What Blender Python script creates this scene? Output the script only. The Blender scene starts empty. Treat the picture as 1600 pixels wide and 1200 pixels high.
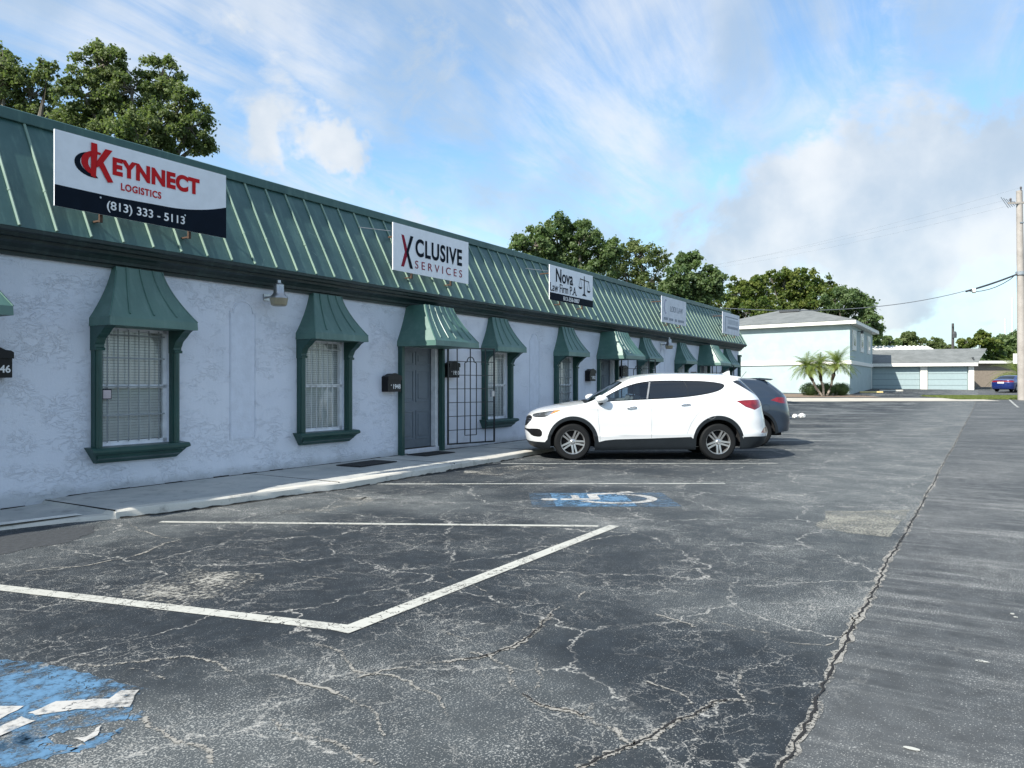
import bpy, math, random
import numpy as np
from mathutils import Vector, Matrix
from mathutils.geometry import delaunay_2d_cdt
random.seed(7); RNG = np.random.default_rng(7)
SC = bpy.context.scene; COL = SC.collection
PI = math.pi
# World frame: +X runs along the shop front, +Y goes into the building, camera foot at the origin.
YAW = math.atan(742/1200); SN, CS = math.sin(YAW), math.cos(YAW)
def cw(x, d):                      # metres to the right of / ahead of the camera foot -> world x, y
    return (SN*x+CS*d, -CS*x+SN*d)
def rise(x, y):                    # the lot is level, then climbs gently towards the back street
    d = CS*x+SN*y
    if d < 42: return 0.0
    if d < 50: return .033*(d-42)**2/16
    if d < 76: return .132+.033*(d-50)
    if d < 84: return .99+.264/2*(1-((84-d)/8)**2)
    return 1.122
# ---------------- camera
cam = bpy.data.cameras.new('camera'); camo = bpy.data.objects.new('camera', cam); COL.objects.link(camo)
cam.sensor_width = 36; cam.lens = 27.0; cam.clip_start = .05; cam.clip_end = 3000
camo.location = (0, 0, 1.43); camo.rotation_euler = (PI/2, 0, -(PI/2-math.atan2(SN, CS)))
SC.camera = camo
# ---------------- light
SUN_EL = math.radians(40); SH = (.957, -.290)      # horizontal direction in which shadows fall
SC.view_settings.view_transform = 'Standard'; SC.view_settings.look = 'None'
SC.view_settings.exposure = 0.88; SC.view_settings.gamma = 1
sun = bpy.data.lights.new('sun', 'SUN'); sun.energy = 4.3; sun.angle = math.radians(.5); sun.color = (1, .95, .86)
suno = bpy.data.objects.new('sun', sun); COL.objects.link(suno)
sd = Vector((SH[0]*math.cos(SUN_EL), SH[1]*math.cos(SUN_EL), -math.sin(SUN_EL)))
suno.rotation_euler = sd.to_track_quat('-Z', 'Y').to_euler(); suno.location = (-20, 10, 30)
world = bpy.data.worlds.new('World'); SC.world = world; world.use_nodes = True
class NT:
    def __init__(s, tree): s.t = tree; s.n = tree.nodes; s.l = tree.links
    def new(s, typ, ins=None, **kw):
        nd = s.n.new(typ)
        for k, v in kw.items(): setattr(nd, k, v)
        for k, v in (ins or {}).items():
            sk = nd.inputs[k]
            if isinstance(v, bpy.types.NodeSocket): s.l.new(v, sk)
            else: sk.default_value = v
        return nd
    def math(s, op, a, b=0.0, c=None, clamp=False):
        nd = s.n.new('ShaderNodeMath'); nd.operation = op; nd.use_clamp = clamp
        for i, v in enumerate((a, b) if c is None else (a, b, c)):
            if isinstance(v, bpy.types.NodeSocket): s.l.new(v, nd.inputs[i])
            else: nd.inputs[i].default_value = v
        return nd.outputs[0]
    def vmath(s, op, a, b=(0, 0, 0)):
        nd = s.n.new('ShaderNodeVectorMath'); nd.operation = op
        for i, v in enumerate((a, b)):
            if isinstance(v, bpy.types.NodeSocket): s.l.new(v, nd.inputs[i])
            else: nd.inputs[i].default_value = v
        return nd.outputs['Value'] if op in ('DOT_PRODUCT', 'LENGTH') else nd.outputs[0]
    def ss(s, v, lo, hi, tlo=0.0, thi=1.0):
        nd = s.n.new('ShaderNodeMapRange'); nd.interpolation_type = 'SMOOTHSTEP'
        s.l.new(v, nd.inputs[0])
        for i, q in zip((1, 2, 3, 4), (lo, hi, tlo, thi)): nd.inputs[i].default_value = q
        return nd.outputs[0]
    def mix(s, f, a, b, blend='MIX'):
        nd = s.n.new('ShaderNodeMix'); nd.data_type = 'RGBA'; nd.blend_type = blend
        for k, v in ((0, f), (6, a), (7, b)):
            if isinstance(v, bpy.types.NodeSocket): s.l.new(v, nd.inputs[k])
            else: nd.inputs[k].default_value = (v if k == 0 else (*v[:3], 1))
        return nd.outputs[2]
    def noise(s, vec, scale, detail=4, rough=.5, dist=0.0, out=0):
        nd = s.n.new('ShaderNodeTexNoise'); s.l.new(vec, nd.inputs['Vector'])
        nd.inputs['Scale'].default_value = scale; nd.inputs['Detail'].default_value = detail
        nd.inputs['Roughness'].default_value = rough; nd.inputs['Distortion'].default_value = dist
        return nd.outputs[out]
w = NT(world.node_tree); w.n.clear()
sky = w.new('ShaderNodeTexSky', sky_type='NISHITA', sun_disc=False, sun_elevation=SUN_EL,
            sun_rotation=math.atan2(-SH[0], -SH[1]), air_density=1.25, dust_density=.6, ozone_density=1.8)
dirv = w.vmath('NORMALIZE', w.new('ShaderNodeTexCoord').outputs['Generated'])
sep = w.new('ShaderNodeSeparateXYZ', {0: dirv})
zz = w.math('MAXIMUM', sep.outputs[2], 0.0)
den = w.math('ADD', zz, .16)
pl = w.new('ShaderNodeCombineXYZ', {0: w.math('DIVIDE', sep.outputs[0], den), 1: w.math('DIVIDE', sep.outputs[1], den), 2: 3.7}).outputs[0]
n1 = w.noise(pl, .9, 9, .6, .35)                                   # veil
nstr = w.noise(w.vmath('MULTIPLY', pl, (.55, 2.3, 1)), 1.3, 10, .66, .9)
n2 = w.math('ADD', w.math('MULTIPLY', w.math('SUBTRACT', w.noise(w.vmath('MULTIPLY', dirv, (1, 1, 1.35)), 5.2, 12, .62, .35), .5), 1.7), .5)                              # puffs
wd = w.vmath('SUBTRACT', w.noise(dirv, 3.2, 6, .6, out=1), (.5, .5, .5)); wd2 = w.vmath('SCALE', wd); wd2.node.inputs['Scale'].default_value = .42
dirw_ = w.vmath('NORMALIZE', w.vmath('ADD', dirv, wd2))
def blob(r, u, size, soft, k):                                     # a cloud bank at slopes right/up of the view
    v = Vector((*cw(r, 1), u)).normalized()
    d = w.math('SUBTRACT', 1.0, w.vmath('DOT_PRODUCT', dirw_, tuple(v)))
    a = 1-math.cos(size); b = 1-math.cos(size*soft)
    return w.ss(d, b, a, k, 0.0)
bank = None
for spec in BLOBS if 'BLOBS' in globals() else [(.16, .18, .18, .1, .30), (.36, .17, .19, .1, .34), (.55, .19, .17, .1, .32), (.70, .22, .15, .1, .34), (-.22, .31, .06, .1, .42), (-.02, .17, .10, .1, .34), (-.12, .18, .06, .1, .30), (-.35, .33, .05, .1, .2),
             (-.35, .42, .12, .1, .36), (-.16, .46, .20, .1, .16), (.5, .06, .3, .2, .16)]:
    q = blob(*spec); bank = q if bank is None else w.math('ADD', bank, q)
puff = w.ss(w.math('ADD', n2, bank), .54, .98)
veil = w.math('MULTIPLY', w.ss(w.math('ADD', w.math('MULTIPLY', n1, .5), w.math('MULTIPLY', nstr, .6)), .40, .66), .74)
shade = w.ss(w.noise(w.vmath('ADD', dirv, (0, 0, .035)), 6.5, 6, .5), .35, .68)
ccol = w.mix(shade, (.29, .35, .42), (.50, .515, .53))
low = w.ss(zz, .0, .34, .62, 0.0)
cover = w.math('MAXIMUM', w.math('MAXIMUM', w.math('MULTIPLY', puff, .92), veil), low)
skyc = w.mix(1.0, sky.outputs[0], (.088, .111, .126), 'MULTIPLY')
fin = w.mix(cover, skyc, ccol)
bg = w.new('ShaderNodeBackground', {'Color': fin, 'Strength': 1.0})
w.new('ShaderNodeOutputWorld', {0: bg.outputs[0]})

# ---------------- materials
def pbsdf(name):
    m = bpy.data.materials.new(name); m.use_nodes = True
    t = NT(m.node_tree); b = t.n['Principled BSDF']
    return m, t, b
def hexc(c): return (*c, 1)
def plain(name, col, rough=.6, metal=0, spec=.5, coat=0, var=.12, scale=6, bump=0, bscale=40):
    m, t, b = pbsdf(name)
    pos = t.new('ShaderNodeTexCoord').outputs['Object']
    n = t.noise(pos, scale, 6, .6)
    c = t.mix(t.ss(n, .3, .7), tuple(x*(1-var) for x in col), tuple(min(1, x*(1+var)) for x in col))
    t.l.new(c, b.inputs['Base Color'])
    b.inputs['Roughness'].default_value = rough; b.inputs['Metallic'].default_value = metal
    b.inputs['Specular IOR Level'].default_value = spec; b.inputs['Coat Weight'].default_value = coat
    b.inputs['Coat Roughness'].default_value = .04
    if bump:
        bp = t.new('ShaderNodeBump', {'Height': t.noise(pos, bscale, 5, .6), 'Strength': 1.0, 'Distance': bump})
        t.l.new(bp.outputs[0], b.inputs['Normal'])
    return m
def geo(t): return t.new('ShaderNodeNewGeometry').outputs['Position']

def asphalt(name, seed, base, pale, crk, streak):
    m, t, b = pbsdf(name)
    p = t.vmath('ADD', geo(t), (seed, seed*2, 0))
    p = t.vmath('MULTIPLY', p, (1, 1, 0))
    warp = t.vmath('SCALE', t.vmath('SUBTRACT', t.noise(p, 2.2, 5, .65, out=1), (.5, .5, .5))); 
    wn = warp.node; wn.inputs['Scale'].default_value = .55
    warp2 = t.vmath('SCALE', t.vmath('SUBTRACT', t.noise(p, 11, 4, .7, out=1), (.5, .5, .5))); warp2.node.inputs['Scale'].default_value = .13
    wp = t.vmath('ADD', t.vmath('ADD', p, warp), warp2)
    def cracks(scale, width, seedv):
        v = t.new('ShaderNodeTexVoronoi', {'Vector': t.vmath('ADD', wp, seedv), 'Scale': scale}, feature='DISTANCE_TO_EDGE', voronoi_dimensions='2D')
        return t.ss(v.outputs['Distance'], width*scale*.25, width*scale)
    fine = t.noise(p, 55, 3, .75); mid = t.noise(p, 7, 6, .65); big = t.noise(p, .35, 5, .6, .4); big2 = t.noise(p, 1.1, 5, .6)
    fine2 = t.noise(p, 110, 2, .7)
    # crack nets (0 = on the crack)
    c1 = t.math('SUBTRACT', 1.0, cracks(.75, .015, (3, 1, 0)))
    c2 = t.math('SUBTRACT', 1.0, cracks(2.1, .007, (7, 5, 0)))
    c3 = t.math('SUBTRACT', 1.0, cracks(6.5, .005, (1, 9, 0)))
    brk = t.ss(t.noise(p, 3.1, 4, .6), .38, .56)
    brk2 = t.ss(t.noise(p, 1.1, 4, .6), .40, .58)
    crack = t.math('MAXIMUM', t.math('MULTIPLY', c1, t.math('ADD', t.math('MULTIPLY', brk, .85), .15)),
                   t.math('MAXIMUM', t.math('MULTIPLY', c2, t.math('MULTIPLY', brk2, .8)), t.math('MULTIPLY', c3, t.math('MULTIPLY', brk, t.math('MULTIPLY', brk2, .8)))))
    crack = t.math('MULTIPLY', crack, crk)
    raggedness = t.ss(t.noise(p, 34, 4, .85), .36, .60)
    crack = t.math('MULTIPLY', crack, raggedness)
    wear_pale = t.ss(big, .42, .66)
    if not streak:                   # the lot turns paler towards the lane side and farther along the front
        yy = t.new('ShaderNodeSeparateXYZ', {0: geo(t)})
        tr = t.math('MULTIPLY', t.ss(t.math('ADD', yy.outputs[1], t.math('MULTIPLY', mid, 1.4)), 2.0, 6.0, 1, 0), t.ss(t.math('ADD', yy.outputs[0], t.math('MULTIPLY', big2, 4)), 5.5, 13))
        wear_pale = t.math('MAXIMUM', wear_pale, t.math('MULTIPLY', tr, t.math('ADD', t.math('MULTIPLY', t.noise(t.vmath('MULTIPLY', p, (1.6, .5, 1)), 1.5, 7, .7), 1.6), .35)))
    if streak:                       # long rub marks across the driving lane
        st = t.noise(t.vmath('MULTIPLY', p, (2.4, .22, 1)), 1.6, 8, .7)
        wear_pale = t.math('MAXIMUM', t.math('MULTIPLY', wear_pale, .7), t.math('MULTIPLY', t.ss(st, .42, .68), 1.1))
    col = t.mix(t.ss(mid, .3, .7), tuple(x*.8 for x in base), tuple(x*1.2 for x in base))
    col = t.mix(t.math('MINIMUM', t.math('MULTIPLY', wear_pale, .34 if streak else .36), 1.0), col, pale)
    # exposed stone: more of it shows on the worn and the paler areas
    bias = t.math('ADD', t.math('MULTIPLY', t.math('MINIMUM', wear_pale, 1.0), .085 if streak else .070), t.math('ADD', t.math('MULTIPLY', t.math('SUBTRACT', big2, .52), .24), t.math('MULTIPLY', t.math('SUBTRACT', mid, .5), .16)))
    speck = t.math('MAXIMUM', t.ss(t.math('ADD', fine, bias), .635, .69), t.ss(t.math('ADD', fine2, bias), .625, .68))
    col = t.mix(t.math('MULTIPLY', speck, .74), col, (.37, .375, .355))
    # loose pale grit flakes
    fl = t.math('MULTIPLY', t.ss(t.noise(p, 16, 5, .7), .63, .70), t.ss(t.noise(p, .9, 4, .6), .47, .66))
    col = t.mix(t.math('MULTIPLY', fl, .6*crk), col, (.36, .35, .32))
    col = t.mix(crack, col, (.38, .375, .35))
    stain = t.ss(t.noise(p, .55, 5, .6, .8), .60, .72)
    col = t.mix(t.math('MULTIPLY', stain, .35), col, tuple(x*.5 for x in base))
    t.l.new(col, b.inputs['Base Color'])
    b.inputs['Roughness'].default_value = .84; b.inputs['Specular IOR Level'].default_value = .28
    h = t.math('ADD', t.math('MULTIPLY', fine, .6), t.math('MULTIPLY', t.math('SUBTRACT', 1.0, crack), .9))
    bp = t.new('ShaderNodeBump', {'Height': h, 'Strength': .5, 'Distance': .007}); t.l.new(bp.outputs[0], b.inputs['Normal'])
    return m
def stucco():
    m, t, b = pbsdf('painted_stucco')
    p = geo(t)
    big = t.noise(p, .6, 5, .6); vs = t.noise(t.vmath('MULTIPLY', p, (3, 3, .5)), 1.2, 5, .6)
    col = t.mix(t.ss(big, .3, .7), (.655, .685, .765), (.70, .725, .795))
    col = t.mix(t.math('MULTIPLY', t.ss(vs, .52, .76), .26), col, (.52, .56, .62))
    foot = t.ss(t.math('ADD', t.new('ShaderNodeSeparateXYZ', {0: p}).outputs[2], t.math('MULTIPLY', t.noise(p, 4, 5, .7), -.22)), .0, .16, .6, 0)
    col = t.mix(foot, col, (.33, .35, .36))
    t.l.new(col, b.inputs['Base Color']); b.inputs['Roughness'].default_value = .72; b.inputs['Specular IOR Level'].default_value = .35
    # knock-down texture: flattened ridges
    q = t.vmath('MULTIPLY', p, (1, 1, 1.7))
    wv = t.vmath('SCALE', t.noise(q, 3.5, 3, .5, out=1)); wv.node.inputs['Scale'].default_value = .28
    r = t.noise(t.vmath('ADD', q, wv), 8.5, 5, .6, .9)
    ridge = t.math('ABSOLUTE', t.math('SUBTRACT', r, .5))
    ridge = t.ss(ridge, .0, .05, 1, 0)
    gate = t.ss(t.noise(q, 2.3, 4, .6), .40, .60)
    h = t.math('ADD', t.math('MULTIPLY', t.math('MULTIPLY', ridge, gate), .9), t.math('ADD', t.math('MULTIPLY', t.noise(p, 38, 5, .65), .35), t.math('MULTIPLY', t.noise(p, 9, 4, .6), .5)))
    bp = t.new('ShaderNodeBump', {'Height': h, 'Strength': .65, 'Distance': .008}); t.l.new(bp.outputs[0], b.inputs['Normal'])
    return m
def greenmetal(name, a, c, rough=.42, streak=.4, spec=.5):
    m, t, b = pbsdf(name)
    p = geo(t)
    n = t.noise(p, 1.6, 6, .65); st = t.noise(t.vmath('MULTIPLY', p, (7, 2, .7)), 1.8, 6, .65)
    col = t.mix(t.ss(n, .3, .7), a, c)
    col = t.mix(t.math('MULTIPLY', t.ss(st, .48, .74), streak), col, (.12, .22, .19))
    if name == 'green_roof_metal':
        sm = t.math('MULTIPLY', t.ss(t.noise(p, 2.3, 7, .75, 1.5), .60, .68), t.ss(t.noise(p, .45, 3, .5), .45, .6)); col = t.mix(t.math('MULTIPLY', sm, .45), col, (.22, .32, .27))
    t.l.new(col, b.inputs['Base Color'])
    b.inputs['Specular IOR Level'].default_value = spec
    t.l.new(t.math('ADD', t.math('MULTIPLY', t.noise(p, 4, 4, .6), .3), rough-.12), b.inputs['Roughness'])
    bp = t.new('ShaderNodeBump', {'Height': t.noise(t.vmath('MULTIPLY', p, (1, 1, .4)), 3.2, 3, .5), 'Strength': .35, 'Distance': .02}); t.l.new(bp.outputs[0], b.inputs['Normal'])
    return m
def concrete(name, a, c, dirt=.5):
    m, t, b = pbsdf(name)
    p = geo(t)
    n = t.noise(p, 1.1, 6, .65, .3); f = t.noise(p, 60, 3, .7); s = t.noise(p, 4.5, 6, .7)
    col = t.mix(t.ss(n, .3, .7), a, c)
    col = t.mix(t.math('MULTIPLY', t.ss(s, .52, .74), dirt), col, tuple(x*.45 for x in a))
    col = t.mix(t.math('MULTIPLY', t.ss(f, .5, .7), .2), col, tuple(x*.6 for x in a))
    t.l.new(col, b.inputs['Base Color']); b.inputs['Roughness'].default_value = .85; b.inputs['Specular IOR Level'].default_value = .3
    bp = t.new('ShaderNodeBump', {'Height': f, 'Strength': .4, 'Distance': .004}); t.l.new(bp.outputs[0], b.inputs['Normal'])
    return m
def worn(name, col, keep=.5, scale=14, rough=.7, soft=.12):
    """old paint on asphalt: patches where it has worn through"""
    m, t, b = pbsdf(name)
    p = geo(t)
    n = t.math('ADD', t.math('MULTIPLY', t.noise(p, scale, 6, .75), .6), t.math('MULTIPLY', t.noise(p, 2.0, 4, .6), .4))
    mask = t.ss(n, keep-soft, keep+soft*.6)
    c = t.mix(t.noise(p, 6, 5, .7), tuple(x*.72 for x in col), col)
    t.l.new(c, b.inputs['Base Color']); b.inputs['Roughness'].default_value = rough
    v = t.new('ShaderNodeTexVoronoi', {'Vector': t.vmath('ADD', p, t.noise(p, 4, 4, .6, out=1)), 'Scale': 2.2}, feature='DISTANCE_TO_EDGE')
    mask = t.math('MULTIPLY', mask, t.ss(v.outputs['Distance'], .003, .018))
    t.l.new(mask, b.inputs['Alpha'])
    return m
def glass(name, tint, mixf, rough=.02, dark=(.01, .012, .014)):
    """window glass: part see-through, part mirror"""
    m, t, b = pbsdf(name); t.n.remove(b)
    out = t.n['Material Output']
    fr = t.new('ShaderNodeFresnel', {'IOR': 1.5}).outputs[0]
    gl = t.new('ShaderNodeBsdfGlossy', {'Color': (.95, .97, 1, 1), 'Roughness': rough})
    tr = t.new('ShaderNodeBsdfTransparent', {'Color': (*tint, 1)})
    df = t.new('ShaderNodeBsdfDiffuse', {'Color': (*dark, 1)})
    base = t.new('ShaderNodeMixShader', {0: mixf, 1: tr.outputs[0], 2: df.outputs[0]})
    mx = t.new('ShaderNodeMixShader', {0: t.math('ADD', t.math('MULTIPLY', fr, 1.0), .03), 1: base.outputs[0], 2: gl.outputs[0]})
    t.l.new(mx.outputs[0], out.inputs[0])
    return m
def leafmat(name, a, c, trans=.35):
    m, t, b = pbsdf(name); t.n.remove(b); out = t.n['Material Output']
    at = t.new('ShaderNodeAttribute', attribute_name='tint').outputs['Fac']
    col = t.mix(at, a, c)
    d = t.new('ShaderNodeBsdfPrincipled', {'Base Color': col, 'Roughness': .55, 'Specular IOR Level': .35})
    tl = t.new('ShaderNodeBsdfTranslucent', {'Color': t.mix(.5, col, (a[0]*2.2+.02, a[1]*2.2+.03, a[2]*.8))})
    mx = t.new('ShaderNodeMixShader', {0: trans, 1: d.outputs[0], 2: tl.outputs[0]})
    t.l.new(mx.outputs[0], out.inputs[0])
    return m

M = {}
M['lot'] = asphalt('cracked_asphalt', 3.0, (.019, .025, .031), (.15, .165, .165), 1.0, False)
M['lane'] = asphalt('lane_asphalt', 11.0, (.055, .061, .065), (.20, .205, .20), .20, True)
M['stucco'] = stucco()
M['roof'] = greenmetal('green_roof_metal', (.032, .088, .086), (.052, .118, .113), .46, .42)
M['rib'] = greenmetal('sunlit_seam_metal', (.15, .24, .19), (.23, .33, .25), .52, .3, .8)  # seams lighter than the roof: their sunlit look is put into the colour
M['awn'] = greenmetal('green_awning_metal', (.032, .105, .086), (.056, .145, .115), .45, .45, 1.0)
M['trim'] = greenmetal('green_trim_paint', (.012, .052, .045), (.018, .07, .06), .35, .1)
M['cornice'] = greenmetal('dark_cornice_paint', (.008, .020, .022), (.014, .032, .032), .42, .12)
M['cap'] = greenmetal('green_cap_metal', (.025, .08, .078), (.04, .11, .10), .45, .3)
M['walk'] = concrete('sidewalk_concrete', (.34, .355, .35), (.48, .48, .45), .55)
M['kerb'] = concrete('kerb_concrete', (.50, .48, .43), (.60, .58, .52), .85)
M['street'] = concrete('pale_pavement', (.42, .39, .33), (.50, .47, .40), .3)
M['white'] = plain('white_window_paint', (.70, .72, .75), .5)
M['door'] = plain('grey_door_paint', (.12, .15, .18), .5, var=.06)
M['black'] = plain('black_paint', (.006, .006, .007), .45, spec=.3)
M['iron'] = plain('black_iron', (.01, .014, .016), .5)
M['brown'] = plain('dark_doormat', (.02, .015, .012), .95, bump=.004, bscale=200)
M['mat'] = plain('rubber_mat', (.012, .013, .015), .9, bump=.004, bscale=150)
M['blind'] = plain('blind_slats', (.84, .85, .82), .6, var=.05)
M['curtain'] = plain('pale_curtain', (.5, .52, .52), .8)
M['wglass'] = glass('window_glass', (.90, .93, .94), .03)
M['room'] = plain('dim_room', (.05, .055, .06), .9)
M['sign'] = plain('sign_face', (.76, .78, .82), .45, var=.04)
M['signw'] = plain('faded_sign_face', (.62, .64, .69), .6, var=.10, scale=3)
M['navy'] = plain('sign_navy', (.004, .009, .018), .75, spec=.12)
M['red'] = plain('sign_red', (.52, .010, .014), .7, spec=.2, var=.05)
M['maroon'] = plain('sign_maroon', (.24, .008, .03), .7, spec=.2)
M['tgrey'] = plain('faded_print', (.24, .27, .32), .6)
M['numw'] = plain('number_white', (.8, .8, .8), .5)
M['rust'] = plain('rusty_bracket', (.06, .032, .018), .8, bump=.004)
M['lampm'] = plain('galvanised_metal', (.42, .43, .44), .35, metal=.8)
M['lampg'] = plain('yellowed_lens', (.30, .26, .18), .3)
M['pline'] = worn('worn_white_paint', (.52, .52, .47), .42, 30, soft=.14)
M['pline2'] = worn('thin_white_paint', (.50, .51, .47), .46, 30, soft=.16)
M['pblue'] = worn('worn_blue_paint', (.10, .22, .36), .515, 12, soft=.11)
M['pblue2'] = worn('faded_blue_paint', (.08, .14, .21), .56, 7, soft=.22)
M['pwhite'] = worn('worn_symbol_paint', (.52, .51, .48), .46, 20, soft=.12)
M['patch'] = worn('bare_aggregate', (.30, .295, .25), .52, 45, soft=.12)
M['scuff'] = worn('pale_scuff', (.38, .37, .33), .565, 26, soft=.08)
M['crack'] = worn('crack_crumbs', (.33, .315, .28), .50, 60, soft=.04)
M['crackd'] = plain('crack_gap', (.010, .010, .011), .95)
# ---------------- mesh helpers
class MB:
    def __init__(s): s.v = []; s.f = []
    def box(s, a, b):
        x0, y0, z0 = a; x1, y1, z1 = b; i = len(s.v)
        s.v += [(x0,y0,z0),(x1,y0,z0),(x1,y1,z0),(x0,y1,z0),(x0,y0,z1),(x1,y0,z1),(x1,y1,z1),(x0,y1,z1)]
        s.f += [(i,i+3,i+2,i+1),(i+4,i+5,i+6,i+7),(i,i+1,i+5,i+4),(i+1,i+2,i+6,i+5),(i+2,i+3,i+7,i+6),(i+3,i,i+4,i+7)]; return s
    def face(s, pts):
        i = len(s.v); s.v += [tuple(p) for p in pts]; s.f.append(tuple(range(i, i+len(pts)))); return s
    def grid(s, rows, close=False):
        i = len(s.v); n = len(rows[0])
        for r in rows: s.v += [tuple(p) for p in r]
        for a in range(len(rows)-1):
            for b in range(n-1 if not close else n):
                c = (b+1) % n
                s.f.append((i+a*n+b, i+a*n+c, i+(a+1)*n+c, i+(a+1)*n+b))
        return s
    def tube(s, pts, r, n=8, cap=True):
        pts = [Vector(p) for p in pts]; rr = r if isinstance(r, (list, tuple)) else [r]*len(pts)
        rows = []; up = Vector((0, 0, 1))
        for k, p in enumerate(pts):
            d = (pts[min(k+1, len(pts)-1)]-pts[max(k-1, 0)]).normalized()
            a = d.cross(up if abs(d.z) < .95 else Vector((1, 0, 0))).normalized(); b = d.cross(a)
            rows.append([p+(a*math.cos(2*PI*j/n)+b*math.sin(2*PI*j/n))*rr[k] for j in range(n)])
        s.grid(rows, True)
        if cap: s.face(rows[0][::-1]); s.face(rows[-1])
        return s
    def bar(s, a, b, w, h=None):
        a = Vector(a); b = Vector(b); h = h or w; d = (b-a).normalized()
        q = d.cross(Vector((0, 0, 1)) if abs(d.z) < .95 else Vector((0, 1, 0))).normalized(); r = q.cross(d)
        rows = [[p+q*w/2*i+r*h/2*j for i, j in ((-1, -1), (1, -1), (1, 1), (-1, 1))] for p in (a, b)]
        s.grid(rows, True); s.face(rows[0][::-1]); s.face(rows[1]); return s
    def lathe(s, prof, n=24, axis='z', o=(0, 0, 0)):
        rows = []
        for r, h in prof:
            row = []
            for j in range(n):
                a = 2*PI*j/n; x, y = r*math.cos(a), r*math.sin(a)
                row.append((o[0]+x, o[1]+y, o[2]+h) if axis == 'z' else (o[0]+x, o[1]+h, o[2]+y))
            rows.append(row)
        return s.grid(rows, True)
    def prism(s, poly, fn, t):
        """poly of (a, b); fn(a, b, depth) -> xyz; extruded from depth 0 to t"""
        A = [fn(a, b, 0) for a, b in poly]; B = [fn(a, b, t) for a, b in poly]
        s.face(A); s.face(B[::-1])
        n = len(poly)
        for k in range(n): s.face([A[k], B[k], B[(k+1) % n], A[(k+1) % n]])
        return s
    def sweep(s, prof, fn, ts):
        """profile (a, b) pushed along ts: fn(a, b, t) -> xyz, closed profile with end caps"""
        rows = [[fn(a, b, t) for a, b in prof] for t in ts]
        s.grid(rows, True); s.face(rows[0][::-1]); s.face(rows[-1]); return s
    def build(s, name, mat, parent=None, smooth=False, bevel=0, fix=True):
        me = bpy.data.meshes.new(name); me.from_pydata([tuple(v) for v in s.v], [], s.f); me.update()
        if fix:
            import bmesh
            bm = bmesh.new(); bm.from_mesh(me); bmesh.ops.recalc_face_normals(bm, faces=bm.faces); bm.to_mesh(me); bm.free()
        if mat is not None: me.materials.append(mat)
        o = bpy.data.objects.new(name, me); COL.objects.link(o)
        if parent is not None: o.parent = parent
        if smooth is True:
            me.polygons.foreach_set('use_smooth', [True]*len(me.polygons))
        elif smooth:
            me.polygons.foreach_set('use_smooth', [True]*len(me.polygons)); me.set_sharp_from_angle(angle=math.radians(smooth))
        if bevel:
            bv = o.modifiers.new('bevel', 'BEVEL'); bv.width = bevel; bv.segments = 2; bv.limit_method = 'ANGLE'; bv.angle_limit = math.radians(40)
        return o
def tag(o, label=None, cat=None, group=None, kind=None):
    if label: o['label'] = label
    if cat: o['category'] = cat
    if group: o['group'] = group
    if kind: o['kind'] = kind
    return o
def empty(name, loc=(0, 0, 0), rz=0, label=None, cat=None, group=None):
    o = bpy.data.objects.new(name, None); COL.objects.link(o); o.location = loc; o.rotation_euler = (0, 0, rz); o.empty_display_size = .2
    return tag(o, label, cat, group)
def copy_tree(o, parent=None):
    c = o.copy(); COL.objects.link(c); c.parent = parent
    for ch in list(o.children): copy_tree(ch, c)
    return c
def text(body, size, name, mat, parent, fn, bold=0.0, sx=1.0, align='CENTER', spacing=1.0, shear=0.0, depth=.004, fit=None):
    """lettering turned into a mesh; fn(a, b, depth) places the flat letter plane"""
    cu = bpy.data.curves.new('t', 'FONT'); cu.body = body; cu.size = size; cu.align_x = align; cu.align_y = 'CENTER'
    cu.offset = bold; cu.space_character = spacing; cu.shear = shear; cu.extrude = depth/2
    to = bpy.data.objects.new('t', cu); COL.objects.link(to)
    dg = bpy.context.evaluated_depsgraph_get(); dg.update()
    me = bpy.data.meshes.new_from_object(to.evaluated_get(dg)); bpy.data.objects.remove(to); bpy.data.curves.remove(cu)
    if fit:                          # stretch to a measured width and height
        xs_ = [v.co.x for v in me.vertices]; ys_ = [v.co.y for v in me.vertices]; mx, my = (min(xs_)+max(xs_))/2, (min(ys_)+max(ys_))/2
        kx_, ky_ = fit[0]/(max(xs_)-min(xs_)), fit[1]/(max(ys_)-min(ys_))
        for v in me.vertices: v.co.x = (v.co.x-mx)*kx_; v.co.y = (v.co.y-my)*ky_
        sx = 1.0
    for v in me.vertices: v.co = fn(v.co.x*sx, v.co.y, v.co.z+depth/2)
    me.materials.clear(); me.materials.append(mat)
    o = bpy.data.objects.new(name, me); COL.objects.link(o); o.parent = parent
    return o
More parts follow.
